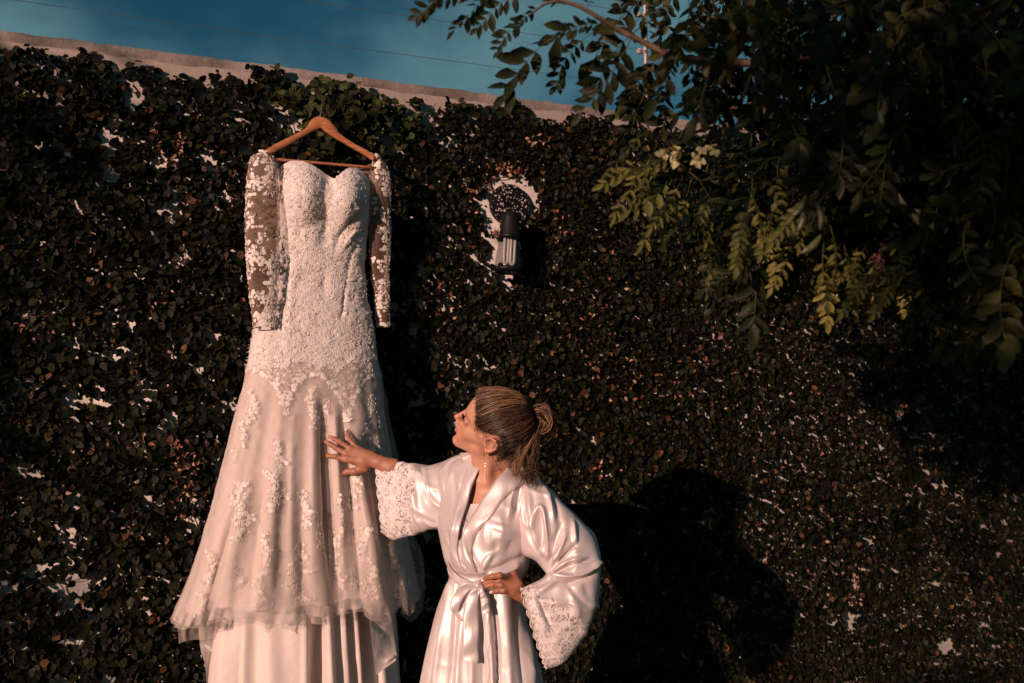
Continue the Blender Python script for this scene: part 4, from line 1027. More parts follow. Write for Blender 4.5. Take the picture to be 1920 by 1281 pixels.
hv1, hf1 = hand(wr, q3(735, 876, mY + .0), mc, fg, thb, np.array([0.1, -1, 0.1]))
bodyV.append(hv1); bodyF.append(hf1 + off); off += len(hv1)
c1 = np.tile([.38, .165, .095], (len(hv1), 1)); bodyC.append(c1)
# ------------------------------------------------------------------ robe
def loftrings(rings, R, C, pw=0.85):
    K = []
    for (ax, ay, ya, bx, by_, yb, tf, tb) in rings:
        A, B_ = PY(ax, ay, ya), PY(bx, by_, yb); e = (A - B_) / 2; nrm = np.array([e[1], -e[0], 0.0]); nrm /= np.linalg.norm(nrm) + 1e-9; nrm *= 1 if nrm[1] < 0 else -1
        nrm = nrm * 0.75 + np.array([0, -1, 0]) * 0.25; nrm /= np.linalg.norm(nrm)
        K.append(np.concatenate([(A + B_) / 2, e, nrm * tf, nrm * tb]))
    K = catmull(np.array(K), R); ph = np.arange(C) / C * 2 * np.pi; c, s = np.cos(ph), np.sin(ph); ss = np.sign(s) * np.abs(s) ** pw
    return K[:, None, 0:3] + c[None, :, None] * K[:, None, 3:6] + np.where(s > 0, ss, 0)[None, :, None] * K[:, None, 6:9] + np.where(s <= 0, ss, 0)[None, :, None] * K[:, None, 9:12]
TR = [(889, 852, 3.03, 962, 876, 3.02, .055, .05), (868, 855, 3.07, 985, 890, 2.99, .075, .06), (845, 872, 3.10, 1004, 915, 2.96, .095, .08), (836, 915, 3.10, 1008, 965, 2.96, .115, .09), (832, 955, 3.09, 1000, 1005, 2.96, .130, .09), (831, 995, 3.08, 993, 1040, 2.97, .135, .09),
      (836, 1035, 3.06, 988, 1062, 2.97, .130, .09), (843, 1060, 3.05, 980, 1075, 2.98, .118, .085), (848, 1072, 3.04, 975, 1084, 2.98, .098, .08), (840, 1092, 3.04, 975, 1098, 2.98, .100, .08), (826, 1130, 3.05, 980, 1136, 2.98, .112, .09), (812, 1180, 3.05, 990, 1185, 2.98, .122, .10),
      (800, 1230, 3.06, 1004, 1232, 2.98, .128, .11), (790, 1281, 3.06, 1016, 1281, 2.98, .132, .11), (776, 1370, 3.07, 1030, 1370, 2.98, .135, .12), (760, 1500, 3.08, 1048, 1500, 2.98, .14, .13)]
T = loftrings(TR, 230, 220)
Nt = outward(T, gnormals(T)); tx, ty = proj(T)
tf_ = [([(880, 900), (868, 940), (860, 985), (856, 1030)], 7, .006), ([(866, 870), (862, 930), (852, 990)], 5, .005), ([(850, 885), (852, 940), (846, 1000)], 4, -.006),
       ([(940, 930), (915, 965), (898, 1000)], 4, -.004), ([(966, 905), (958, 940), (953, 972)], 4, .009), ([(976, 912), (970, 950), (960, 985)], 4, -.009), ([(985, 920), (988, 960), (982, 1010)], 6, .008), ([(994, 930), (1000, 980)], 4, -.008),
       ([(945, 985), (940, 1000)], 34, .022, 0.1), ([(862, 985), (860, 1000)], 24, .020, 0.1), ([(873, 1012), (884, 1045), (900, 1078)], 4, -.010), ([(900, 1078), (915, 1050), (935, 1030)], 5, .008), ([(905, 1078), (940, 1062), (980, 1045)], 5, -.010), ([(900, 1074), (940, 1074), (975, 1062)], 5, .012),
       ([(850, 1030), (860, 1052), (880, 1070)], 4, -.007), ([(842, 1005), (852, 1040), (870, 1066)], 4, .007), ([(880, 1040), (888, 1060), (896, 1076)], 5, .006), ([(925, 1000), (930, 1030), (915, 1060)], 8, -.006), ([(960, 1010), (950, 1040)], 8, -.007), ([(870, 950), (862, 1000), (866, 1050)], 3, -.005),
       ([(921, 1112), (931, 1180), (934, 1290), (936, 1500)], 3.2, -.020, 0.1), ([(912, 1112), (920, 1200), (924, 1290), (925, 1500)], 7, .010, 0.1), ([(903, 1150), (906, 1281), (906, 1500)], 4, -.006, .2), ([(944, 1118), (952, 1200), (958, 1300), (960, 1500)], 9, .012, 0.1), ([(966, 1125), (972, 1200), (984, 1300)], 5, -.012, .2),
       ([(858, 1105), (850, 1180), (840, 1290)], 6, -.012, .2), ([(842, 1100), (828, 1180), (812, 1290)], 6, .010, .2), ([(866, 1160), (860, 1220), (856, 1290), (850, 1500)], 7, .010, .2), ([(850, 1150), (846, 1240), (830, 1500)], 3, -.008, .2), ([(884, 1160), (886, 1281), (884, 1500)], 7, .007, .2), ([(990, 1180), (1000, 1281)], 8, .010, .2), ([(830, 1130), (812, 1220), (800, 1300)], 4, -.009, .2)]
T = folds(T, Nt, tf_); Nt = outward(T, gnormals(T))
wr_ = fbm(T * [1.5, 1.5, 0.4], 0.075, 61, 2); low_ = np.clip((ty - 1085) / 40, 0, 1)
T = T + Nt * (0.0060 * wr_ * (1 - .3 * low_) + low_ * 0.006 * vnoise(T * [1, 1, 0.12], 0.045, 71))[..., None]
rg_ = (1 - np.abs(fbm(T * [1.2, 1.2, 0.45], 0.085, 141, 2))) ** 6; T = T + Nt * (0.0055 * (rg_ - .3) * (1 - .6 * low_))[..., None]
Nt = outward(T, gnormals(T)); tx, ty = proj(T); tfront = (Nt * (CAMP - T)).sum(-1) > 0
VCUT = [(884, 835), (893, 858), (901.5, 874), (894, 890), (884, 918), (877, 945), (869, 968), (862, 995), (859, 1012), (866, 1008), (880, 975), (897, 947), (914, 922), (932, 897), (948, 880), (958, 868), (955, 835)]
cut = inpoly(tx, ty, VCUT) & tfront
nsk = int(np.argmin(np.abs(ty[:, 55] - 1082)))
b = MB(); b.addm((T[:nsk + 1] - PO).reshape(-1, 3), [gfaces(nsk + 1, 220, True, ~cut[:nsk + 1])]); b.build('robe_bodice', M['satin'], woman)
b = MB(); b.addm((T[nsk:] - PO).reshape(-1, 3), [gfaces(230 - nsk, 220)]); b.build('robe_skirt', M['satin'], woman)
torsobvh = BVHTree.FromPolygons([tuple(v) for v in T.reshape(-1, 3)], [tuple(f) for f in gfaces(230, 220).tolist()])
def onT(x, y, o=0.004):
    r = ray(x, y); rn = r / np.linalg.norm(r); h_ = torsobvh.ray_cast(Vector(CAMP), Vector(rn)); p = np.array(h_[0]) if h_[0] is not None else PY(x, y, 3.0); return p - rn * o
def strip(inner, outer, name, mat, o=0.004, R=70, C=9, puff=0.003, src=onT, par=None, smoothing=4):
    I_, O_ = catmull(np.array(inner, float), R), catmull(np.array(outer, float), R); G = np.zeros((R, C, 3))
    for i in range(R):
        for j in range(C):
            q = I_[i] * (1 - j / (C - 1)) + O_[i] * j / (C - 1); G[i, j] = src(q[0], q[1], o + puff * math.sin(math.pi * j / (C - 1)) ** .6 + (0 if 0 < j < C - 1 else -0.001))
    for _ in range(smoothing): G[1:-1] = (G[:-2] + G[2:] + 2 * G[1:-1]) / 4
    Ng = gnormals(G, False); Ng *= -1 if Ng[:, :, 1].sum() > 0 else 1; G2 = np.concatenate([G, (G - Ng * 0.0018)[:, ::-1]], 1)
    b = MB(); b.addm((G2 - PO).reshape(-1, 3), [gfaces(R, 2 * C)]); return b.build(name, M[mat], par or woman), G
lap1_i = [(887, 848), (894, 860), (901, 873), (894, 890), (884, 918), (877, 945), (869, 968), (862, 995), (858, 1030), (862, 1055), (872, 1072)]
lap1_o = [(862, 850), (868, 866), (874, 882), (866, 905), (858, 935), (852, 960), (846, 985), (842, 1010), (844, 1040), (850, 1058), (862, 1068)]
lap2_i = [(956, 866), (948, 880), (932, 897), (914, 922), (897, 947), (880, 975), (866, 1005), (866, 1035), (876, 1070)]
lap2_o = [(990, 880), (984, 900), (962, 918), (940, 938), (922, 965), (900, 990), (886, 1015), (884, 1045), (892, 1074)]
def nonan(f): return f
strip(lap1_i, lap1_o, 'lapel', 'satin', o=0.003)
_, G2_ = strip(lap2_i, lap2_o, 'lapel', 'satin', o=0.006)
bt_ = MB()
for p in catmull(G2_[:, -1], 90)[4:]: bt_.add(oct_ * 1.1 + p - PO + np.array([0, -.003, 0]), of)
for yy in np.arange(1150, 1300, 3.2): bt_.add(oct_ * 1.1 + onT(916 + 2 * math.sin(yy / 9), yy, .003) - PO, of)
bt_.build('bead_trim', M['thread'], woman, kind='stuff')
# camisole under the robe
CT = [(868, 938, 3.03, 925, 940, 2.99, .06, .04), (850, 975, 3.03, 940, 985, 2.99, .082, .05), (848, 1030, 3.03, 950, 1040, 2.99, .085, .05)]
Cg = loftrings(CT, 30, 60); b = MB(); Ncg = outward(Cg, gnormals(Cg)); Cg = Cg + Ncg * (0.002 * fbm(Cg, .03, 9, 2))[..., None]
# place it 1.5 cm inside the robe front
cmG = np.zeros((14, 16, 3)); 
for i in range(14):
    for j in range(16):
        yy = 944 + i * 6; xl = np.interp(yy, [940, 960, 1000, 1030], [872, 864, 852, 850]); xr = np.interp(yy, [940, 960, 1000, 1030], [902, 915, 925, 925]); cmG[i, j] = onT(xl + (xr - xl) * j / 15, yy + 1.2 * math.sin(j / 15 * math.pi), -0.012)
b = MB(); b.addm((cmG - PO).reshape(-1, 3), [gfaces(14, 16, False)]); b.build('camisole', M['satin'], woman)
V, Fs = tube(np.array([onT(866, 972, .006), onT(869, 978, .007), onT(872.5, 982, .006)]) - PO, .0008, 4); b = MB(); b.addm(V, Fs); b.build('loose_thread', M['red'], woman)
# sash with bow
def sash():
    pl = [(840, 1052), (846, 1066), (858, 1078), (878, 1088), (900, 1092), (925, 1092), (950, 1096), (976, 1100)]; lo_ = [(838, 1066), (843, 1082), (856, 1094), (876, 1104), (898, 1106), (925, 1106), (950, 1112), (977, 1116)]
    return strip(pl, lo_, 'sash', 'satin', o=0.010, puff=0.006, R=60, C=12)
sob, _ = sash()
def ribbon(c, w_, Yo, name, par=None, R=40, C=7, curl=0.0):
    """c: px centre line with depth offsets from the robe front; w_: px half-width vectors"""
    Cc, Ww, Oo = catmull(np.array(c, float), R), catmull(np.array(w_, float), R), catmull(np.array(Yo, float)[:, None], R)[:, 0]; G = np.zeros((R, C, 3))
    for i in range(R):
        p0 = onT(Cc[i, 0], Cc[i, 1], 0.0)
        for j in range(C):
            s = j / (C - 1) * 2 - 1; G[i, j] = PY(Cc[i, 0] + Ww[i, 0] * s, Cc[i, 1] + Ww[i, 1] * s, p0[1] - Oo[i] - curl * (1 - s * s) - 0.003 * math.sin(i * 0.5 + s * 2))
    for _ in range(3): G[1:-1] = (G[:-2] + G[2:] + 2 * G[1:-1]) / 4
    Ng = gnormals(G, False); G2 = np.concatenate([G, (G - Ng * 0.0012)[:, ::-1]], 1); b = MB(); b.addm((G2 - PO).reshape(-1, 3), [gfaces(R, 2 * C)]); b.build(name, M['satin'], par or woman)
ribbon([(900, 1099), (882, 1098), (866, 1108), (855, 1130), (852, 1150), (862, 1158), (876, 1140), (888, 1120), (900, 1102)], [(1, 7), (3, 8), (7, 7), (9, 3), (8, 5), (4, 8), (7, 4), (7, 5), (1, 6)], [.018, .03, .036, .032, .026, .02, .016, .016, .016], 'bow_loop')
ribbon([(899, 1099), (890, 1112), (884, 1135), (883, 1180), (882, 1215), (882, 1240)], [(5, 1), (9, 2), (14, 3), (16, 3), (16.5, 4), (17, 5)], [.016, .020, .016, .012, .012, .012], 'bow_tail', curl=0.004)
ribbon([(900, 1099), (905, 1112), (909, 1128), (911, 1151)], [(4, 1), (6, 1), (8, 1), (8, 1)], [.018, .024, .022, .018], 'bow_tail', curl=0.003)
ribbon([(893, 1088), (898, 1098), (902, 1110)], [(8, -2), (8, -1), (7, 1)], [.024, .032, .024], 'bow_knot', curl=0.006, R=14)
# back panel of the robe showing dark behind the front edge on the right
# sleeves
SR = [(872, 850, 3.08, 852, 1000, 3.08, .085, .07), (848, 858, 3.11, 832, 994, 3.11, .085, .07), (822, 868, 3.145, 812, 993, 3.145, .078, .07), (796, 874, 3.18, 788, 1000, 3.18, .070, .06), (770, 871, 3.21, 764, 1007, 3.21, .064, .055), (744, 866, 3.24, 745, 1010, 3.24, .060, .05), (722, 859, 3.262, 732, 1006, 3.262, .056, .045), (709, 857, 3.27, 720, 997, 3.27, .050, .040)]
SL = [(985, 884, 2.98, 965, 1030, 2.98, .085, .07), (1012, 902, 2.955, 984, 1042, 2.955, .088, .07), (1050, 933, 2.93, 1000, 1051, 2.93, .085, .07), (1088, 972, 2.92, 1010, 1060, 2.92, .078, .065), (1118, 1014, 2.91, 1018, 1070, 2.91, .070, .06), (1129, 1058, 2.90, 1022, 1077, 2.90, .064, .055), (1122, 1122, 2.89, 1012, 1086, 2.885, .060, .05), (1100, 1186, 2.88, 998, 1093, 2.87, .056, .045), (1063, 1234, 2.87, 987, 1098, 2.86, .050, .04), (1026, 1250, 2.865, 980, 1101, 2.85, .042, .035)]
def robesleeve(rings, fo, lacepoly, scal, seed, R=150, C=120):
    G = loftrings(rings, R, C, 0.8)
    # the ring axis turns with the sleeve: give thickness towards and away from the viewer
    Ng = outward(G, gnormals(G)); G = folds(G, Ng, fo); Ng = outward(G, gnormals(G)); G = G + Ng * (0.0055 * fbm(G * [1, 1, 0.6], 0.065, seed, 2))[..., None]
    rg2 = (1 - np.abs(fbm(G * [0.7, 0.7, 1.0], 0.075, seed + 50, 2))) ** 6; G = G + Ng * (0.0065 * (rg2 - .3))[..., None]; Ng = outward(G, gnormals(G))
    rr = np.clip((np.arange(R) / (R - 1) - .9) / .1, 0, 1)[:, None, None]; ax = (G[-1].mean(0) - G[-12].mean(0)); ax /= np.linalg.norm(ax)
    G = G + rr * (0.007 * np.abs(np.sin(np.arange(C) / C * np.pi * scal))[None, :, None] * ax) ; Ng = outward(G, gnormals(G))
    X, Y = proj(G); m = inpoly(X + 3 * np.sin(Y / 4.0), Y + 3 * np.sin(X / 4.0), lacepoly); row = (np.arange(R) / (R - 1) > lrow)[:, None]; front = (Ng * (CAMP - G)).sum(-1) > 0
    lace = np.where(front, m, row); F = gfaces(R, C); fl = lace.reshape(-1)[F].all(1)
    Vv = (G - PO).reshape(-1, 3)
    def sub(Fx):
        u, inv = np.unique(Fx, return_inverse=True); return Vv[u], inv.reshape(Fx.shape)
    b = MB(); v, f = sub(F[~fl]); b.add(v, f); so_ = b.build('sleeve', M['satin'], woman)
    b = MB(); v, f = sub(F[fl]); b.add(v, f); b.build('lace_cuff', M['robelace'], so_)
    for _m in (1,):
        V2, Fs2 = tube(np.vstack([G[-1], G[-1][:1]]) - PO, .0016, 4, False); b = MB(); b.addm(V2, Fs2); b.build('scalloped_edge', M['thread'], so_)
    return G
fR = [([(800, 885), (804, 910), (810, 935), (832, 962)], 4, .014), ([(790, 880), (796, 920), (806, 950)], 4, -.012), ([(842, 890), (846, 920), (846, 955)], 4, -.013), ([(830, 880), (836, 920), (838, 960)], 5, .012), ([(780, 882), (776, 920), (784, 975)], 6, .012), ([(766, 880), (764, 930), (772, 980)], 4, -.010), ([(815, 890), (822, 930), (826, 975)], 5, -.010),
      ([(790, 975), (810, 985), (832, 984)], 4, .009), ([(772, 960), (790, 985), (800, 1000)], 4, .009), ([(755, 900), (757, 950), (752, 1000)], 5, .009), ([(748, 875), (750, 930), (746, 1000)], 3, -.009), ([(858, 870), (858, 910), (852, 960)], 5, .010), ([(735, 880), (738, 930), (736, 990)], 6, -.006), ([(724, 890), (722, 930), (730, 985)], 5, .006)]
fL = [([(1002, 985), (1004, 965), (1011, 951), (1019, 957), (1024, 985), (1028, 1020), (1026, 1050)], 3.5, .013, .3), ([(1012, 965), (1013, 990), (1012, 1030)], 4, -.016, .3), ([(990, 920), (996, 960), (1000, 1000), (1012, 1040)], 5, .012), ([(984, 960), (994, 1010), (1018, 1055)], 4, -.010), ([(1028, 1068), (1040, 1020), (1055, 980)], 4, -.014), ([(1032, 1060), (1050, 1030), (1062, 1000)], 4, .012),
      ([(1030, 1072), (1058, 1040), (1084, 1019)], 3.5, -.016), ([(1034, 1074), (1066, 1052), (1100, 1048)], 3.5, .014), ([(1036, 1076), (1070, 1062), (1108, 1048)], 3, -.010), ([(1030, 1078), (1062, 1082), (1095, 1076), (1128, 1054)], 3.5, .020, .3), ([(1036, 1088), (1068, 1092), (1110, 1078)], 6, -.016), ([(1075, 975), (1078, 1010), (1083, 1020)], 4, .012),
      ([(1030, 925), (1045, 950), (1050, 985)], 5, -.010), ([(1015, 905), (1032, 935), (1040, 975)], 6, .010), ([(1005, 1100), (1020, 1092), (1034, 1080)], 3, -.010), ([(1012, 1110), (1030, 1100), (1045, 1085)], 4, .012), ([(1070, 1110), (1080, 1140), (1085, 1160)], 8, .008), ([(1060, 1090), (1085, 1120), (1108, 1140)], 3, -.006), ([(1095, 1090), (1105, 1120)], 8, -.006), ([(1000, 1120), (1015, 1160), (1030, 1190)], 5, .007), ([(1012, 1128), (1024, 1160), (1036, 1180)], 3, -.010)]
lrow = 0.84
GSR = robesleeve(SR, fR, [(700, 845), (745, 862), (778, 872), (782, 905), (770, 940), (772, 1000), (760, 1030), (690, 1030), (680, 850)], 18, 3)
lrow = 0.72
GSL = robesleeve(SL, fL, [(975, 1090), (1002, 1098), (1008, 1118), (1040, 1124), (1066, 1142), (1084, 1160), (1110, 1172), (1130, 1270), (1000, 1290), (960, 1110)], 22, 8)
# left hand on the hip, fingers wrapped forward over the sash
def lh(x, y, o): return onT(x, y, o)
mc2 = [lh(953, 1084, .034), lh(956, 1093, .037), lh(959, 1102, .036), lh(962, 1112, .032)]
fg2 = [[lh(937, 1079, .030), lh(922, 1081, .024), lh(909, 1086, .020)], [lh(937, 1089, .033), lh(921, 1090, .026), lh(908, 1094, .020)], [lh(940, 1098, .033), lh(924, 1097, .027), lh(911, 1100, .020)], [lh(945, 1108, .030), lh(933, 1108, .025), lh(922, 1110.5, .019)]]
wr2 = lh(972, 1112, .045); wr2 = q3(977, 1114, wr2[1]); 
th2 = [q3(970, 1096, mc2[0][1] + .008), q3(962, 1078, mc2[0][1] + .015), q3(958, 1066, mc2[0][1] + .03), q3(960, 1060, mc2[0][1] + .05)]
hv2, hf2 = hand(wr2, q3(1004, 1134, wr2[1] + .01), mc2, fg2, th2, np.array([-.3, -.9, .2]), fr=.0088)
bodyV.append(hv2); bodyF.append(hf2 + off); off += len(hv2); bodyC.append(np.tile([.36, .15, .085], (len(hv2), 1)))
V = np.concatenate(bodyV) - PO; bm2 = MB(); bm2.add(V, np.concatenate(bodyF), np.concatenate(bodyC)); body_o = bm2.build('body', M['skin'], woman)
# nails
def nail(tip, prev, out):
    d = tip - prev; d /= np.linalg.norm(d); out = out - d * (out @ d); out /= np.linalg.norm(out); sx = np.cross(d, out)
    v = np.array([tip + d * (a * .0045 - .001) + sx * b_ * .0040 + out * (.0052 - .0018 * b_ * b_ - .001 * a) for a in (-1, 0, 1, 1.5) for b_ in ((-1, -.5, 0, .5, 1) if a < 1.2 else (-.6, -.3, 0, .3, .6))]); b = MB(); b.add(v - PO, gfaces(4, 5, False)); b.build('fingernail', M['nail'], body_o)
for f in fg: nail(f[-1], f[-2], np.array([0.1, -1, .25]))
nail(thb[-1], thb[-2], np.array([0, -.9, -.5]))
for f in fg2: nail(f[-1], f[-2], np.array([-.4, -.8, .3]))
def ringband(p, q, r, name):
    c = p * .72 + q * .28; d = (q - p) / np.linalg.norm(q - p); a_ = np.cross(d, [0, 1, 0.3]); a_ /= np.linalg.norm(a_); b_ = np.cross(d, a_); th = np.linspace(0, 2 * np.pi, 17)
    V, Fs = tube(c + r * (np.cos(th)[:, None] * a_ + np.sin(th)[:, None] * b_) - PO, .0011, 5, False); b = MB(); b.addm(V, Fs); b.build(name, M['gold'], woman)
ringband(mc[2], fg[2][0], .0092, 'ring')
# eyes
for s_ in (-1, 1):
    v, f = lathe([(0.0, -.0118)] + [(.0118 * math.sin(a_), -.0118 * math.cos(a_)) for a_ in np.linspace(.2, math.pi - .2, 12)] + [(0, .0118)], 16)
    c = np.where(v[:, 2:3] > .0095, [[.02, .012, .01]], np.where(v[:, 2:3] > .0075, [[.10, .05, .03]], [[.6, .52, .48]]))
    g = np.array([.97, s_ * .05, .22]); g /= np.linalg.norm(g); g = g @ HB; e1_ = np.cross(g, HB[2]); e1_ /= np.linalg.norm(e1_); e2_ = np.cross(g, e1_)
    b = MB(); b.add(H(.0820, s_ * .032, .0105) + v[:, 0:1] * e1_ + v[:, 1:2] * e2_ + v[:, 2:3] * g - PO, f, c); b.build('eye', M['eye'], woman)
    lb = MB()
    for lo_, up_ in ((1, .0042), (0, -.0036)):
        for k in range(26 if lo_ else 14):
            a_ = -1 + 2 * k / (25 if lo_ else 13); l0 = s_ * (.033 + .0135 * a_); u0 = .0100 + up_ * math.sqrt(max(0, 1 - (a_ * .9) ** 2)); f0 = .0965 - .0105 * max(a_ + .35, 0) ** 1.3 - .003 * abs(a_)
            ln = (.009 if lo_ else .004); P_ = np.array([H(f0 - .003, l0, u0), H(f0 + ln * .55, l0 + s_ * .0015 * a_, u0 + (.001 if lo_ else -.001)), H(f0 + ln, l0 + s_ * .004 * a_, u0 + (.006 if lo_ else -.003))])
            V, Fs = tube(P_ - PO, [.0006, .0005, .0002], 3, False); lb.addm(V, Fs, np.array([.012, .008, .006]))
    lb.build('eyelashes', M['hair'], woman)
    eb = MB()
    for k in range(70):
        a_ = RNG.random(); l0 = s_ * (.010 + .042 * a_); u0 = .0280 + .0055 * math.sin(a_ * 2.4) + RNG.uniform(-.0022, .0022) * (1 - .6 * a_); f0 = .0975 - .0215 * a_ ** 1.6
        P_ = np.array([H(f0 - .001, l0, u0), H(f0 - .002, l0 + s_ * .006, u0 + .0018 - .002 * a_)]); V, Fs = tube(P_ - PO, [.0006, .0003], 3, False); eb.addm(V, Fs, np.array([.035, .018, .011]))
    eb.build('eyebrow', M['hair'], woman)
# ------------------------------------------------------------------ hair swept back to a looped ponytail
tie = PY(994, 772, 2.915); tl = (tie - HC) @ HB.T
hc_ = np.array([-.008, 0, .040]); hr_ = np.array([.108, .083, .098])
def skull(d): return 1 / np.sqrt((((d) / hr_) ** 2).sum(-1))
line = np.array([(.088, .000, .094), (.086, .022, .092), (.078, .044, .082), (.064, .060, .062), (.056, .066, .046), (.046, .070, .034), (.028, .076, .036), (.010, .079, .044), (-.012, .082, .050), (-.032, .084, .038), (-.041, .081, .008), (-.042, .075, -.022), (-.044, .062, -.048), (-.054, .042, -.066), (-.064, .015, -.074), (-.066, 0, -.076)])
lineL = catmull(line, 60); lineR = lineL[::-1][1:-1] * [1, -1, 1]; loop_ = np.vstack([lineL, lineR]); nlp = len(loop_)
def hpath(root, n, lift=0.0, end=None):
    e = tl if end is None else end; r = root - hc_; t_ = e - hc_; Rr, Rt = np.linalg.norm(r), np.linalg.norm(t_); d0, d1 = r / Rr, t_ / Rt
    om = math.acos(np.clip(d0 @ d1, -1, 1)); s = np.linspace(0, 1, n)[:, None]; so_ = max(math.sin(om), 1e-4)
    D = np.sin((1 - s) * om) / so_ * d0 + np.sin(s * om) / so_ * d1; D /= np.linalg.norm(D, axis=1)[:, None]
    base = skull(D)[:, None]; w_ = np.clip(s * 6, 0, 1); we = np.clip((1 - s) * 3.5, 0, 1)
    rad = Rr * (1 - w_) + (base + lift) * w_; rad = rad * we + Rt * (1 - we) if True else rad
    return hc_ + D * rad
cap_ = np.stack([hpath(loop_[k] - (loop_[k] - hc_) * .015, 26, -.003) for k in range(nlp)], 1)      # 26 x loop
b = MB(); b.addm(HC + cap_.reshape(-1, 3) @ HB - PO, [gfaces(26, nlp)]); b.build('hair_base', M['haircap'], woman)
hm = MB()
def haircol(hl):
    base = np.array([.026, .0125, .0068]) * RNG.uniform(.6, 1.7); light = np.array([.44, .26, .14]) * RNG.uniform(.6, 1.3); return base * (1 - hl) + light * hl
def strand(P, r, c, k=3): V, Fs = tube(P, r, k, False); hm.addm(V, Fs, c)
NS = 2700
for i in range(NS):
    u = RNG.random() * nlp; k = int(u) % nlp; root = loop_[k] * (1 - (u % 1)) + loop_[(k + 1) % nlp] * (u % 1)
    s0 = RNG.random() ** 2 * 0.55 if RNG.random() < 0.6 else 0.0
    jl = RNG.normal(0, .0036, 3); e = tl + RNG.normal(0, .0035, 3); P = hpath(root + jl, 16, RNG.uniform(-.001, .0035), e)
    if s0: P = P[int(s0 * 15):]
    if len(P) < 4: continue
    P = P + 0.0014 * np.stack([vnoise(P + i, .03, q) for q in (1, 2, 3)], 1)
    top_ = root[2] > .055; hl = 0.0
    sel = vnoise(np.array([[u * 1.1]]), 1.0, 5)[0] + 0.4 * RNG.normal()
    if sel > 0.22: hl = (0.8 if top_ else 0.22) * RNG.uniform(.3, 1)
    if RNG.random() < .06: hl = max(hl, RNG.uniform(.2, .8) * (1 if top_ else .5))
    P = HC + P @ HB - PO; n = len(P); strand(P, np.interp(np.linspace(0, 1, n), [0, .2, 1], [.0005, .0010, .0008]), haircol(hl))
# looped bun and hanging tail
def pz(x, y, Y): return PY(x, y, Y)
for i in range(760):
    ph = RNG.uniform(-1, 1); rr = RNG.uniform(-1.2, 1.2); Yc = 2.93 + ph * .030
    K = [(996, 772), (1006 - 3 * rr, 766 - 5 * rr), (1021 + 4 * rr, 768 - 6 * rr), (1031 + 5 * rr, 782 - 2 * rr), (1033 + 4 * rr, 797 + 2 * rr), (1024 + 3 * rr, 808 + 4 * rr), (1010, 812 + 2 * rr), (1002, 806), (1000 + 4 * RNG.normal(), 795)]
    if i % 2 == 0: r1 = RNG.uniform(-1, 1); K = K[:1] + [(1001, 777 + 6 * r1), (1011 + 7 * r1, 782 + 6 * r1), (1017 + 9 * r1, 793 + 4 * r1), (1013 + 8 * r1, 804 + 2 * r1), (1006, 810)]
    K = np.array([pz(x + RNG.normal(0, 1.0), y + RNG.normal(0, 1.0), Yc * (q > 0) + 2.915 * (q == 0) + .004 * RNG.normal() - 0.020 * math.sin(q * .6) * (1 - abs(ph)) ) for q, (x, y) in enumerate(K)])
    strand(catmull(K, 20) - PO, .0010, haircol(RNG.choice([0, .15, .35, .7], p=[.3, .3, .25, .15])))
for i in range(620):
    w_ = RNG.random(); tx0 = 1004 + 3 * RNG.normal(); Yc = 2.925 + RNG.normal(0, .012)
    if w_ < .35: K = [(tx0, 806), (996 + 2 * RNG.normal(), 826), (984 + 3 * RNG.normal(), 850), (972 + 4 * RNG.normal(), 870), (966 + 4 * RNG.normal(), 888 + 6 * RNG.normal())]; hl = RNG.uniform(.3, .95)
    elif w_ < .85: K = [(tx0, 806), (1004 + 3 * RNG.normal(), 830), (1000 + 5 * RNG.normal(), 856), (996 + 7 * RNG.normal(), 878), (990 + 9 * RNG.normal(), 898 + 8 * RNG.normal())]; hl = RNG.choice([0, .2, .5])
    else: K = [(996, 778), (990 + 3 * RNG.normal(), 795), (978 + 4 * RNG.normal(), 820), (974 + 4 * RNG.normal(), 840), (976 + 5 * RNG.normal(), 862)]; hl = .3
    K = np.array([pz(x, y, Yc - .012 * q * (1 if w_ < .85 else .6)) for q, (x, y) in enumerate(K)]); strand(catmull(K, 18) - PO, np.linspace(.0009, .0004, 18), haircol(hl))
for i in range(60):   # flyaways
    a_ = RNG.uniform(0, 6.28); K = [pz(1005, 790, 2.92), pz(1018 + 26 * math.cos(a_), 795 + 26 * math.sin(a_), 2.93 + RNG.normal(0, .02)), pz(1016 + 30 * math.cos(a_ + .5), 798 + 34 * math.sin(a_ + .5), 2.93 + RNG.normal(0, .03))]
    strand(catmull(np.array(K), 10) - PO, .0004, haircol(.4))
for i in range(40):   # wisps at the nape, temple
    r0 = line[RNG.integers(4, 15)] + RNG.normal(0, .003, 3); P = np.array([r0, r0 * [1.02, 1.04, 1.0] + [RNG.normal(-.006, .005), 0, -.012], r0 * [1, 1.04, 1] + [RNG.normal(-.008, .008), .002, -.03]]); strand(HC + catmull(P, 7) @ HB - PO, .0004, haircol(.1))
hm.build('hair', M['hair'], woman)
th = np.linspace(0, 2 * np.pi, 20); P = HC + tl @ HB; dx = (pz(1006, 775, 2.92) - P); dx /= np.linalg.norm(dx); e1_ = np.cross(dx, [0, 1, 0]); e1_ /= np.linalg.norm(e1_); e2_ = np.cross(dx, e1_)
V, Fs = tube(P + dx * .001 + .0115 * (np.cos(th)[:, None] * e1_ + np.sin(th)[:, None] * e2_) - PO, .0022, 6, False); b = MB(); b.addm(V, Fs); b.build('hair_tie', M['elastic'], woman)
# earring: small cluster and a fine chain
ep = H(-.004, .083, -.030); b = MB()
for k in range(9): b.add(oct_ * 1.4 + ep - PO + RNG.normal(0, .0028, 3) + [0, -.004, 0], of)
er = b.build('earring', M['gold'], woman)
V, Fs = tube(np.array([ep + [0, -.006, 0], ep + [.001, -.010, -.03], ep + [.003, -.014, -.055], ep + [.006, -.014, -.075]]) - PO, .0007, 4); b = MB(); b.addm(V, Fs); b.build('chain', M['gold'], er)
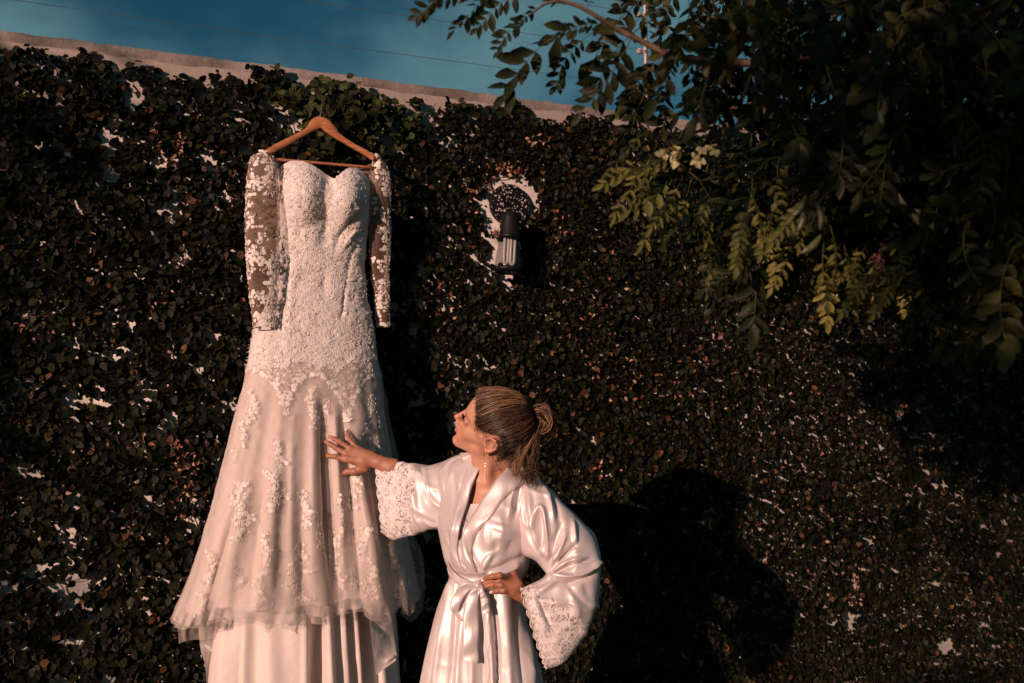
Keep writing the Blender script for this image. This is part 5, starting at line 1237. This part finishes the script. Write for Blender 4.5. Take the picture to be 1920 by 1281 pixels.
# ------------------------------------------------------------------ the tree at the upper right
tree = thing('tree', 'leafy tree with hanging feathery compound leaves and green pods at the right', 'tree', loc=(2.3, 1.3, 0))
TO = np.array([2.3, 1.3, 0.0])
trunk_p = catmull(np.array([[2.45, 1.25, -0.05], [2.4, 1.3, 0.9], [2.3, 1.45, 1.7], [2.05, 1.7, 2.35], [1.7, 1.8, 2.9]]), 24)
V, Fs = tube(trunk_p - TO, np.linspace(0.13, 0.06, 24) * (1 + 0.06 * RNG.normal(0, 1, 24)), 14); b = MB(); b.addm(V, Fs); b.build('trunk', M['bark'], tree)
branches = []
def branch(K, r0, r1, mat='bark'):
    K = np.array(K, float); P = catmull(K, 6 * len(K)); P = P + 0.012 * np.stack([vnoise(P, 0.12, s) for s in (1, 2, 3)], -1)
    V, Fs = tube(P - TO, np.linspace(r0, r1, len(P)), 7); b = MB(); b.addm(V, Fs); b.build('branch', M[mat], tree); branches.append(P); return P
main = branch([[1.9, 1.75, 2.55], PY(1700, 60, 1.95), PY(1450, 120, 2.0), PY(1290, 100, 2.0), PY(1223, 78, 2.0), PY(1148, 45, 2.0), PY(1081, 8, 2.0), PY(1030, 5, 2.0), PY(991, 32, 2.0)], 0.011, 0.002)
branch([PY(1700, 60, 1.95), PY(1400, -60, 2.0), PY(1100, -60, 2.0), PY(930, -20, 2.0), PY(860, 5, 2.0)], 0.012, 0.003)
branch([PY(1960, 420, 2.2), PY(1905, 385, 2.2), PY(1830, 330, 2.25), PY(1790, 200, 2.2), PY(1700, 60, 2.1)], 0.025, 0.012)
branch([PY(1960, 300, 2.1), PY(1720, 300, 2.3), PY(1680, 330, 2.35)], 0.02, 0.007)
branch([PY(1880, 370, 2.3), PY(1700, 300, 2.4), PY(1500, 230, 2.4), PY(1350, 200, 2.45), PY(1220, 230, 2.5)], 0.018, 0.004)
branch([PY(1950, 200, 2.6), PY(1700, 350, 2.6), PY(1600, 420, 2.65), PY(1480, 400, 2.7)], 0.014, 0.003)
branch([PY(1568, 318, 2.0), PY(1545, 350, 2.0), PY(1527, 372, 2.0)], 0.007, 0.0045)
branch([PY(1990, 480, 2.3), PY(1900, 455, 2.4), PY(1820, 470, 2.5)], 0.010, 0.003)
branch([[2.05, 1.7, 2.35], [1.6, 0.6, 3.0], [0.9, -0.6, 3.4], [0.0, -1.8, 3.5]], 0.05, 0.015)  # this limb and the next carry the unseen crown added for shade
branch([[1.7, 1.8, 2.9], [1.4, 1.5, 3.5], [0.6, 1.0, 3.9], [-0.2, 0.2, 4.0]], 0.045, 0.012)
# compound leaf templates: rachis plus paired leaflets, growing along +y, curling down
T_let = np.array([[0, 0, 0], [-.16, .2, .02], [-.21, .48, .04], [-.14, .78, .02], [0, 1, -.04], [.14, .78, .02], [.21, .48, .04], [.16, .2, .02], [0, .5, -.01]])
def frond(seed, wide=1.0, pairs=6, L=0.2, tone=(0.04, 0.055, 0.014), flat=0.0, big=1.0):
    R = np.random.default_rng(seed); mbx = MB()
    s = np.linspace(0, 1, 9); P = np.stack([0.02 * np.sin(s * 3) * R.normal(), L * s, -0.05 * L * 5 * s ** 2 * 0.5], 1)
    V, Fs = tube(P, np.linspace(0.0016, 0.0007, 9), 4); mbx.addm(V, Fs, np.array([0.10, 0.10, 0.03]))
    for k in range(pairs):
        f = 0.22 + 0.72 * k / (pairs - 1); c = np.array([np.interp(f, s, P[:, d]) for d in range(3)])
        for sgn in (-1, 1):
            if R.random() < 0.06: continue
            ln = big * (0.042 + 0.007 * R.normal()) * (0.75 + 0.35 * math.sin(f * 2.6)); an = math.radians(58 - 14 * f + 8 * R.normal())
            u = np.array([[sgn * math.sin(an), math.cos(an), -0.25 + 0.25 * R.normal()]]); nrm = np.array([[0.25 * R.normal() - sgn * (1 - flat) * 0.4, 0.3 * R.normal(), 1.0]])
            cc = np.array([tone]) * R.uniform(0.7, 1.35)
            V, F, C = leafcloud(T_let * [wide, 1, 1], F_leaf, c[None], np.array([ln]), u, nrm, cc); mbx.add(V, F, C)
    u = np.array([[0, 1, -0.3]]); V, F, C = leafcloud(T_let * [wide * 1.1, 1, 1], F_leaf, P[-1:], np.array([0.055]), u, np.array([[0.1, 0, 1.0]]), np.array([tone])); mbx.add(V, F, C)
    me = mesh_np('compound_leaf', np.concatenate(mbx.V), [np.concatenate(mbx.F[k]) for k in (3, 4) if mbx.F[k]], np.concatenate(mbx.C)); me.materials.append(M['leaf']); return me
ft = [frond(11 + k, wide=(1.0, 1.25, 0.9, 1.3, 0.8, 1.1)[k % 6], pairs=(6, 5, 7, 6, 7, 5)[k % 6], L=(0.2, 0.17, 0.23, 0.19, 0.22, 0.16)[k % 6],
            tone=[(0.016, 0.023, 0.007), (0.028, 0.034, 0.009), (0.013, 0.019, 0.008), (0.042, 0.044, 0.011), (0.020, 0.028, 0.008), (0.030, 0.032, 0.009)][k % 6]) for k in range(12)]
fbright = frond(91, 1.1, 6, 0.18, (0.20, 0.18, 0.045), 0.8); fb2 = frond(92, 1.2, 5, 0.17, (0.085, 0.09, 0.024), 0.5)  # brighter copies of the leaf tone, painting sunlight on them
placed = [0]
def put(me, p, d, nr_, sc=1.0, obj=True, store=None):
    d = np.asarray(d, float); d = d / np.linalg.norm(d); nr_ = nr_ - d * (nr_ @ d); nr_ = nr_ / (np.linalg.norm(nr_) + 1e-9); s_ = np.cross(d, nr_)
    m3 = np.stack([s_, d, nr_], 1) * sc; p = np.asarray(p) - TO
    if obj:
        ob = link('compound_leaf', me, None, tree); ob.matrix_local = Matrix([[*m3[r], p[r]] for r in range(3)] + [[0, 0, 0, 1]]); placed[0] += 1
    else: store.append((me, m3, p))
fsky = [frond(201 + k, wide=1.0, pairs=7, L=0.25, tone=(0.018, 0.024, 0.007), flat=0.7, big=1.45) for k in range(4)]
def put2(me, x0, y0, x1, y1, Y0, Y1=None, face=None, sc=None):
    a_, b_ = PY(x0, y0, Y0), PY(x1, y1, Y1 or Y0); L_ = np.linalg.norm(b_ - a_)
    ln = max(v.co.y for v in me.vertices); put(me, a_, b_ - a_, np.array(face if face is not None else (0, -1, 0.3), float), L_ / ln if sc is None else sc)
# fronds seen against the sky
for k, (x0, y0, x1, y1, Y) in enumerate([(1117, 38, 915, 185, 2.0), (1112, 62, 1035, 175, 2.1), (1187, 66, 1075, 230, 2.0), (1245, 100, 1160, 215, 2.2), (995, 30, 925, 105, 1.9),
                                        (900, -14, 765, 40, 1.9), (930, -30, 830, 62, 1.95), (1140, 45, 1040, 60, 1.95), (1160, 50, 1130, -60, 2.0), (1280, 100, 1245, 190, 1.95), (1060, 10, 990, -40, 2.0),
                                        (1290, 110, 1330, 240, 2.0), (1020, 10, 960, 60, 2.0), (1220, 85, 1225, -30, 2.0), (1100, 20, 1130, -60, 2.1), (985, -20, 880, 60, 2.2), (940, -40, 800, -10, 2.0)]):
    put2(fsky[k % 4], x0, y0, x1, y1, Y, face=(0.2 * math.sin(k * 3), -1, 0.5 * math.cos(k * 2)))
# fronds hanging below the crown, sunlight put into their brighter leaf colour
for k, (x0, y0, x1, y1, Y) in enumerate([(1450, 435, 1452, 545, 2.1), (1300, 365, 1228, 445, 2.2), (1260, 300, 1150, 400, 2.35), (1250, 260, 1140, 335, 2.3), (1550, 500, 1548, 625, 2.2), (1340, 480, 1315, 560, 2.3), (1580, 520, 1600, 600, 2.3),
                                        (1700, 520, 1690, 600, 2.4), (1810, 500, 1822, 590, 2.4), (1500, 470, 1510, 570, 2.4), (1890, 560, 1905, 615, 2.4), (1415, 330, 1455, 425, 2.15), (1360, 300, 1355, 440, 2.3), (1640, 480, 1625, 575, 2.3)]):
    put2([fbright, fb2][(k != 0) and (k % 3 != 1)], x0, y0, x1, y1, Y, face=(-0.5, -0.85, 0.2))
# more sprays along the lower left of the crown, sunlight painted by brighter tones
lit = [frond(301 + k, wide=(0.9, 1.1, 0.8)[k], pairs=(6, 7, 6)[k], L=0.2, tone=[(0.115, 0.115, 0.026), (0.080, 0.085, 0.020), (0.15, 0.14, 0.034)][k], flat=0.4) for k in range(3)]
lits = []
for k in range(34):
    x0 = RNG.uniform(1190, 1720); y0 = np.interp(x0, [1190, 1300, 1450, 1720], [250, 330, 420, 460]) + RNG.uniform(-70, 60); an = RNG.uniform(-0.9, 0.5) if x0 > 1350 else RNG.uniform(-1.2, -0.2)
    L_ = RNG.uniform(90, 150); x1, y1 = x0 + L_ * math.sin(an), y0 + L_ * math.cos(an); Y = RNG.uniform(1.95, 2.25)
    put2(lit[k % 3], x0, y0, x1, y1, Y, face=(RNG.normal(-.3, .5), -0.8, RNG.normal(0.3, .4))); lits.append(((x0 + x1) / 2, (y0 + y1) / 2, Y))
# the rest of the crown
edge_x = [1120, 1150, 1200, 1250, 1300, 1350, 1400, 1500, 1600, 1700, 1800, 1920, 2100]
edge_y = [190, 270, 340, 390, 430, 470, 500, 560, 560, 560, 570, 590, 600]
suns = [PY(*q) for q in [(1450, 520, 2.1), (1440, 440, 2.1), (1235, 430, 2.2), (1270, 400, 2.2), (1200, 350, 2.35), (1245, 288, 2.05), (1310, 300, 2.05), (1512, 375, 2.0), (1700, 395, 2.0), (1548, 600, 2.2), (1325, 520, 2.3), (925, 98, 1.9), (1085, 255, 2.0), (1545, 345, 2.0), (1590, 560, 2.3), (1690, 560, 2.4), (1820, 560, 2.4), (1655, 490, 2.05), (1350, 400, 2.3), (1620, 540, 2.3)]]
suns += [PY(*q) for q in lits[::2]]
sunn = np.array(SUNV)
def insun(p, r=0.10):
    for T_ in suns:
        d = p - T_; t_ = d @ sunn
        if -9 < t_ < -0.03 and np.linalg.norm(d - t_ * sunn) < r: return True
    return False
N1 = 950; cand = []
while len(cand) < N1:
    x = RNG.uniform(1130, 2080); y = RNG.uniform(-140, 600); Y = RNG.uniform(1.75, 3.0)
    if y > np.interp(x, edge_x, edge_y) - 70: continue
    if x < 1195 and y < 300: continue
    if 1180 < x < 1570 and y < 290 and RNG.random() < 0.88 * (1 - (x - 1180) / 400) ** .7: continue
    if abs(x - 1560) < 26 and abs(y - 235) < 22: continue
    p = PY(x, y, Y)
    if p[2] > 3.3: continue
    if insun(p + np.array([0, 0, -0.07]), 0.12): continue
    cand.append((p, x, y))
store = []
for i, (p, x, y) in enumerate(cand):
    d = np.array([RNG.normal(-0.25, 0.5), RNG.normal(0, 0.45), RNG.normal(-0.75, 0.4)])
    put(ft[RNG.integers(12)], p, d, np.array([RNG.normal(0, 0.6), -0.6, RNG.normal(0.5, 0.6)]), RNG.uniform(0.75, 1.25), obj=(i % 4 == 0 and placed[0] < 299 and Y < 3), store=store)
# unseen crown behind and high above the camera, added to shade wall and leaves
for i in range(2150):
    u = RNG.random()
    if u < 0.74: p = np.array([RNG.uniform(-1.9, 1.8), RNG.uniform(-3.0, -0.6), RNG.uniform(1.5, 4.3)])
    elif u < 0.88: p = np.array([RNG.uniform(-0.4, 2.6), RNG.uniform(-0.6, 1.2), RNG.uniform(2.7, 4.2)])
    else: p = np.array([RNG.uniform(0.2, 2.8), RNG.uniform(1.0, 3.2), RNG.uniform(3.2, 4.2)])
    s_lat = (p[0] - 0.69 * p[1]) / 1.215
    if s_lat < -1.25 + 0.15 * RNG.normal(): continue
    if s_lat < -0.75 and p[2] < 2.2 + 0.9 * (-0.75 - s_lat) : continue
    if insun(p): continue
    x, y = proj(p[None]); inf = (p @ FW) > 0.2 and -60 < x[0] < 1100 and y[0] > -260
    if inf: continue
    d = np.array([RNG.normal(-0.2, 0.6), RNG.normal(0, 0.6), RNG.normal(-0.6, 0.4)])
    put(ft[RNG.integers(12)], p, d, np.array([RNG.normal(0, 0.6), -0.5, 0.6]), RNG.uniform(1.4, 2.1), obj=False, store=store)
mbx = MB(); cache = {}
for me, m3, p in store:
    if me.name not in cache:
        v = np.empty(len(me.vertices) * 3, np.float32); me.vertices.foreach_get('co', v); v = v.reshape(-1, 3)
        c = np.empty(len(me.vertices) * 4, np.float32); me.color_attributes[0].data.foreach_get('color', c); c = c.reshape(-1, 4)[:, :3]
        t3 = np.array([pl.vertices[:] for pl in me.polygons if len(pl.vertices) == 3]); t4 = np.array([pl.vertices[:] for pl in me.polygons if len(pl.vertices) == 4])
        cache[me.name] = (v, c, t3, t4)
    v, c, t3, t4 = cache[me.name]; mbx.addm(v @ m3.T + p, [t3, t4], c * RNG.uniform(0.75, 1.2))
mbx.build('foliage', M['leaf'], tree, kind='stuff')
# twigs tying the leaves together
tw = MB()
for i in range(150):
    p, x, y = cand[RNG.integers(len(cand))]; q = p + np.array([RNG.normal(0.10, 0.08), RNG.normal(0, 0.06), RNG.uniform(0.08, 0.28)])
    m = (p + q) / 2 + RNG.normal(0, 0.015, 3); V, Fs = tube(catmull(np.array([p, m, q]), 6) - TO, np.linspace(0.001, 0.002, 6), 4); tw.addm(V, Fs)
tw.build('twigs', M['twig'], tree, kind='stuff')
def blob(c, d, L_, r_, name, mat, k=10, bend=0.0):
    d = np.asarray(d, float); d /= np.linalg.norm(d); s = np.linspace(0, 1, 14)
    P = np.asarray(c) + s[:, None] * d * L_ + (np.sin(s * np.pi) * bend)[:, None] * np.cross(d, [0, 1, 0]) - TO
    r = r_ * np.sin(np.pi * np.clip(s, 0.015, 0.985)) ** 0.6 * (1 + 0.06 * np.sin(s * 19)); V, Fs = tube(P, r, k); b = MB(); b.addm(V, Fs); return b.build(name, M[mat], tree)
for (x, y, dx, dz, L_) in [(1512, 365, -0.6, -0.9, 0.055), (1530, 378, 0.1, -1, 0.06), (1505, 395, -0.3, -1, 0.045), (1540, 440, -0.8, -0.7, 0.06), (1715, 392, 0.5, -0.6, 0.06), (1700, 400, 0.9, -0.9, 0.05), (1690, 445, -0.9, -0.5, 0.055), (1680, 360, 0.3, -1, 0.05),
                           (1750, 100, 0.1, -1, 0.075), (1440, 20, 0.1, -1, 0.055), (1745, 165, -0.3, -1, 0.08), (1415, 175, 0.1, -1, 0.06)]:
    blob(PY(x, y, 2.0), (dx, 0, dz), L_, 0.0082, 'pod', 'pod', bend=0.006)
bl = MB()
for k in range(70):
    f = RNG.random(); p = PY(1655 - 14 * f + RNG.normal(0, 5), 455 + 75 * f, 2.05 + 0.01 * RNG.normal()); V, F, C = leafcloud(T_let * [2.0, 1, 2], F_leaf, (p - TO)[None], np.array([RNG.uniform(0.006, 0.012)]), RNG.normal(0, 1, (1, 3)), RNG.normal(0, 1, (1, 3)), np.array([[0.5, 0.2, 0.15]])); bl.add(V, F, C)
bl.build('flower_spike', M['blossom'], tree)
for (x, y, n_) in [(1245, 288, 5), (1265, 305, 4), (1272, 275, 3), (1308, 300, 5), (1340, 282, 4), (1315, 280, 4)]:
    b = MB()
    for k in range(n_):
        p = PY(x + RNG.normal(0, 5), y + RNG.normal(0, 4), 2.05) - TO
        V, F, C = leafcloud(T_let * [1.9, 1, 4], F_leaf, p[None], np.array([RNG.uniform(0.014, 0.022)]), np.array([[RNG.normal(-.4, .5), -.3, RNG.normal(-.3, .5)]]), np.array([[-.4, -1, RNG.normal(0, .4)]]), np.array([[0.13, 0.12, 0.045]])); b.add(V, F, C)
    b.build('blossom', M['pale'], tree)

# ------------------------------------------------------------------ unseen tree added on the left, to shade the left end of the wall
side = thing('tree', 'unseen slim tree added beyond the left edge, shading the left wall end', 'tree', loc=(-4.1, -0.3, 0))
SO = np.array([-4.1, -0.3, 0.0])
V, Fs = tube(catmull(np.array([[0, 0, -.05], [.03, .02, 1.0], [-.02, .0, 2.2], [.02, .03, 3.4]]), 20), np.linspace(.06, .015, 20), 10); b = MB(); b.addm(V, Fs); b.build('trunk', M['bark'], side)
sb = MB()
for i in range(430):
    z_ = RNG.uniform(1.05, 3.7); q = RNG.uniform(-0.75, 0.22 if z_ < 1.9 else 0.10); t_ = RNG.normal(0, .35)
    p = np.array([q * 0.823 - t_ * 0.568, -q * 0.568 - t_ * 0.823, z_]); d = np.array([RNG.normal(0, .6), RNG.normal(0, .6), RNG.normal(-.5, .4)]); d /= np.linalg.norm(d)
    nr_ = np.array([RNG.normal(), RNG.normal(), RNG.normal()]); nr_ -= d * (nr_ @ d); nr_ /= np.linalg.norm(nr_); s_ = np.cross(d, nr_); me = ft[i % 12]
    if me.name not in cache: continue
    v, c, t3, t4 = cache[me.name]; sb.addm(v @ (np.stack([s_, d, nr_], 1) * RNG.uniform(1.2, 1.8)).T + p, [t3, t4], c)
sb.build('foliage', M['leaf'], side, kind='stuff')
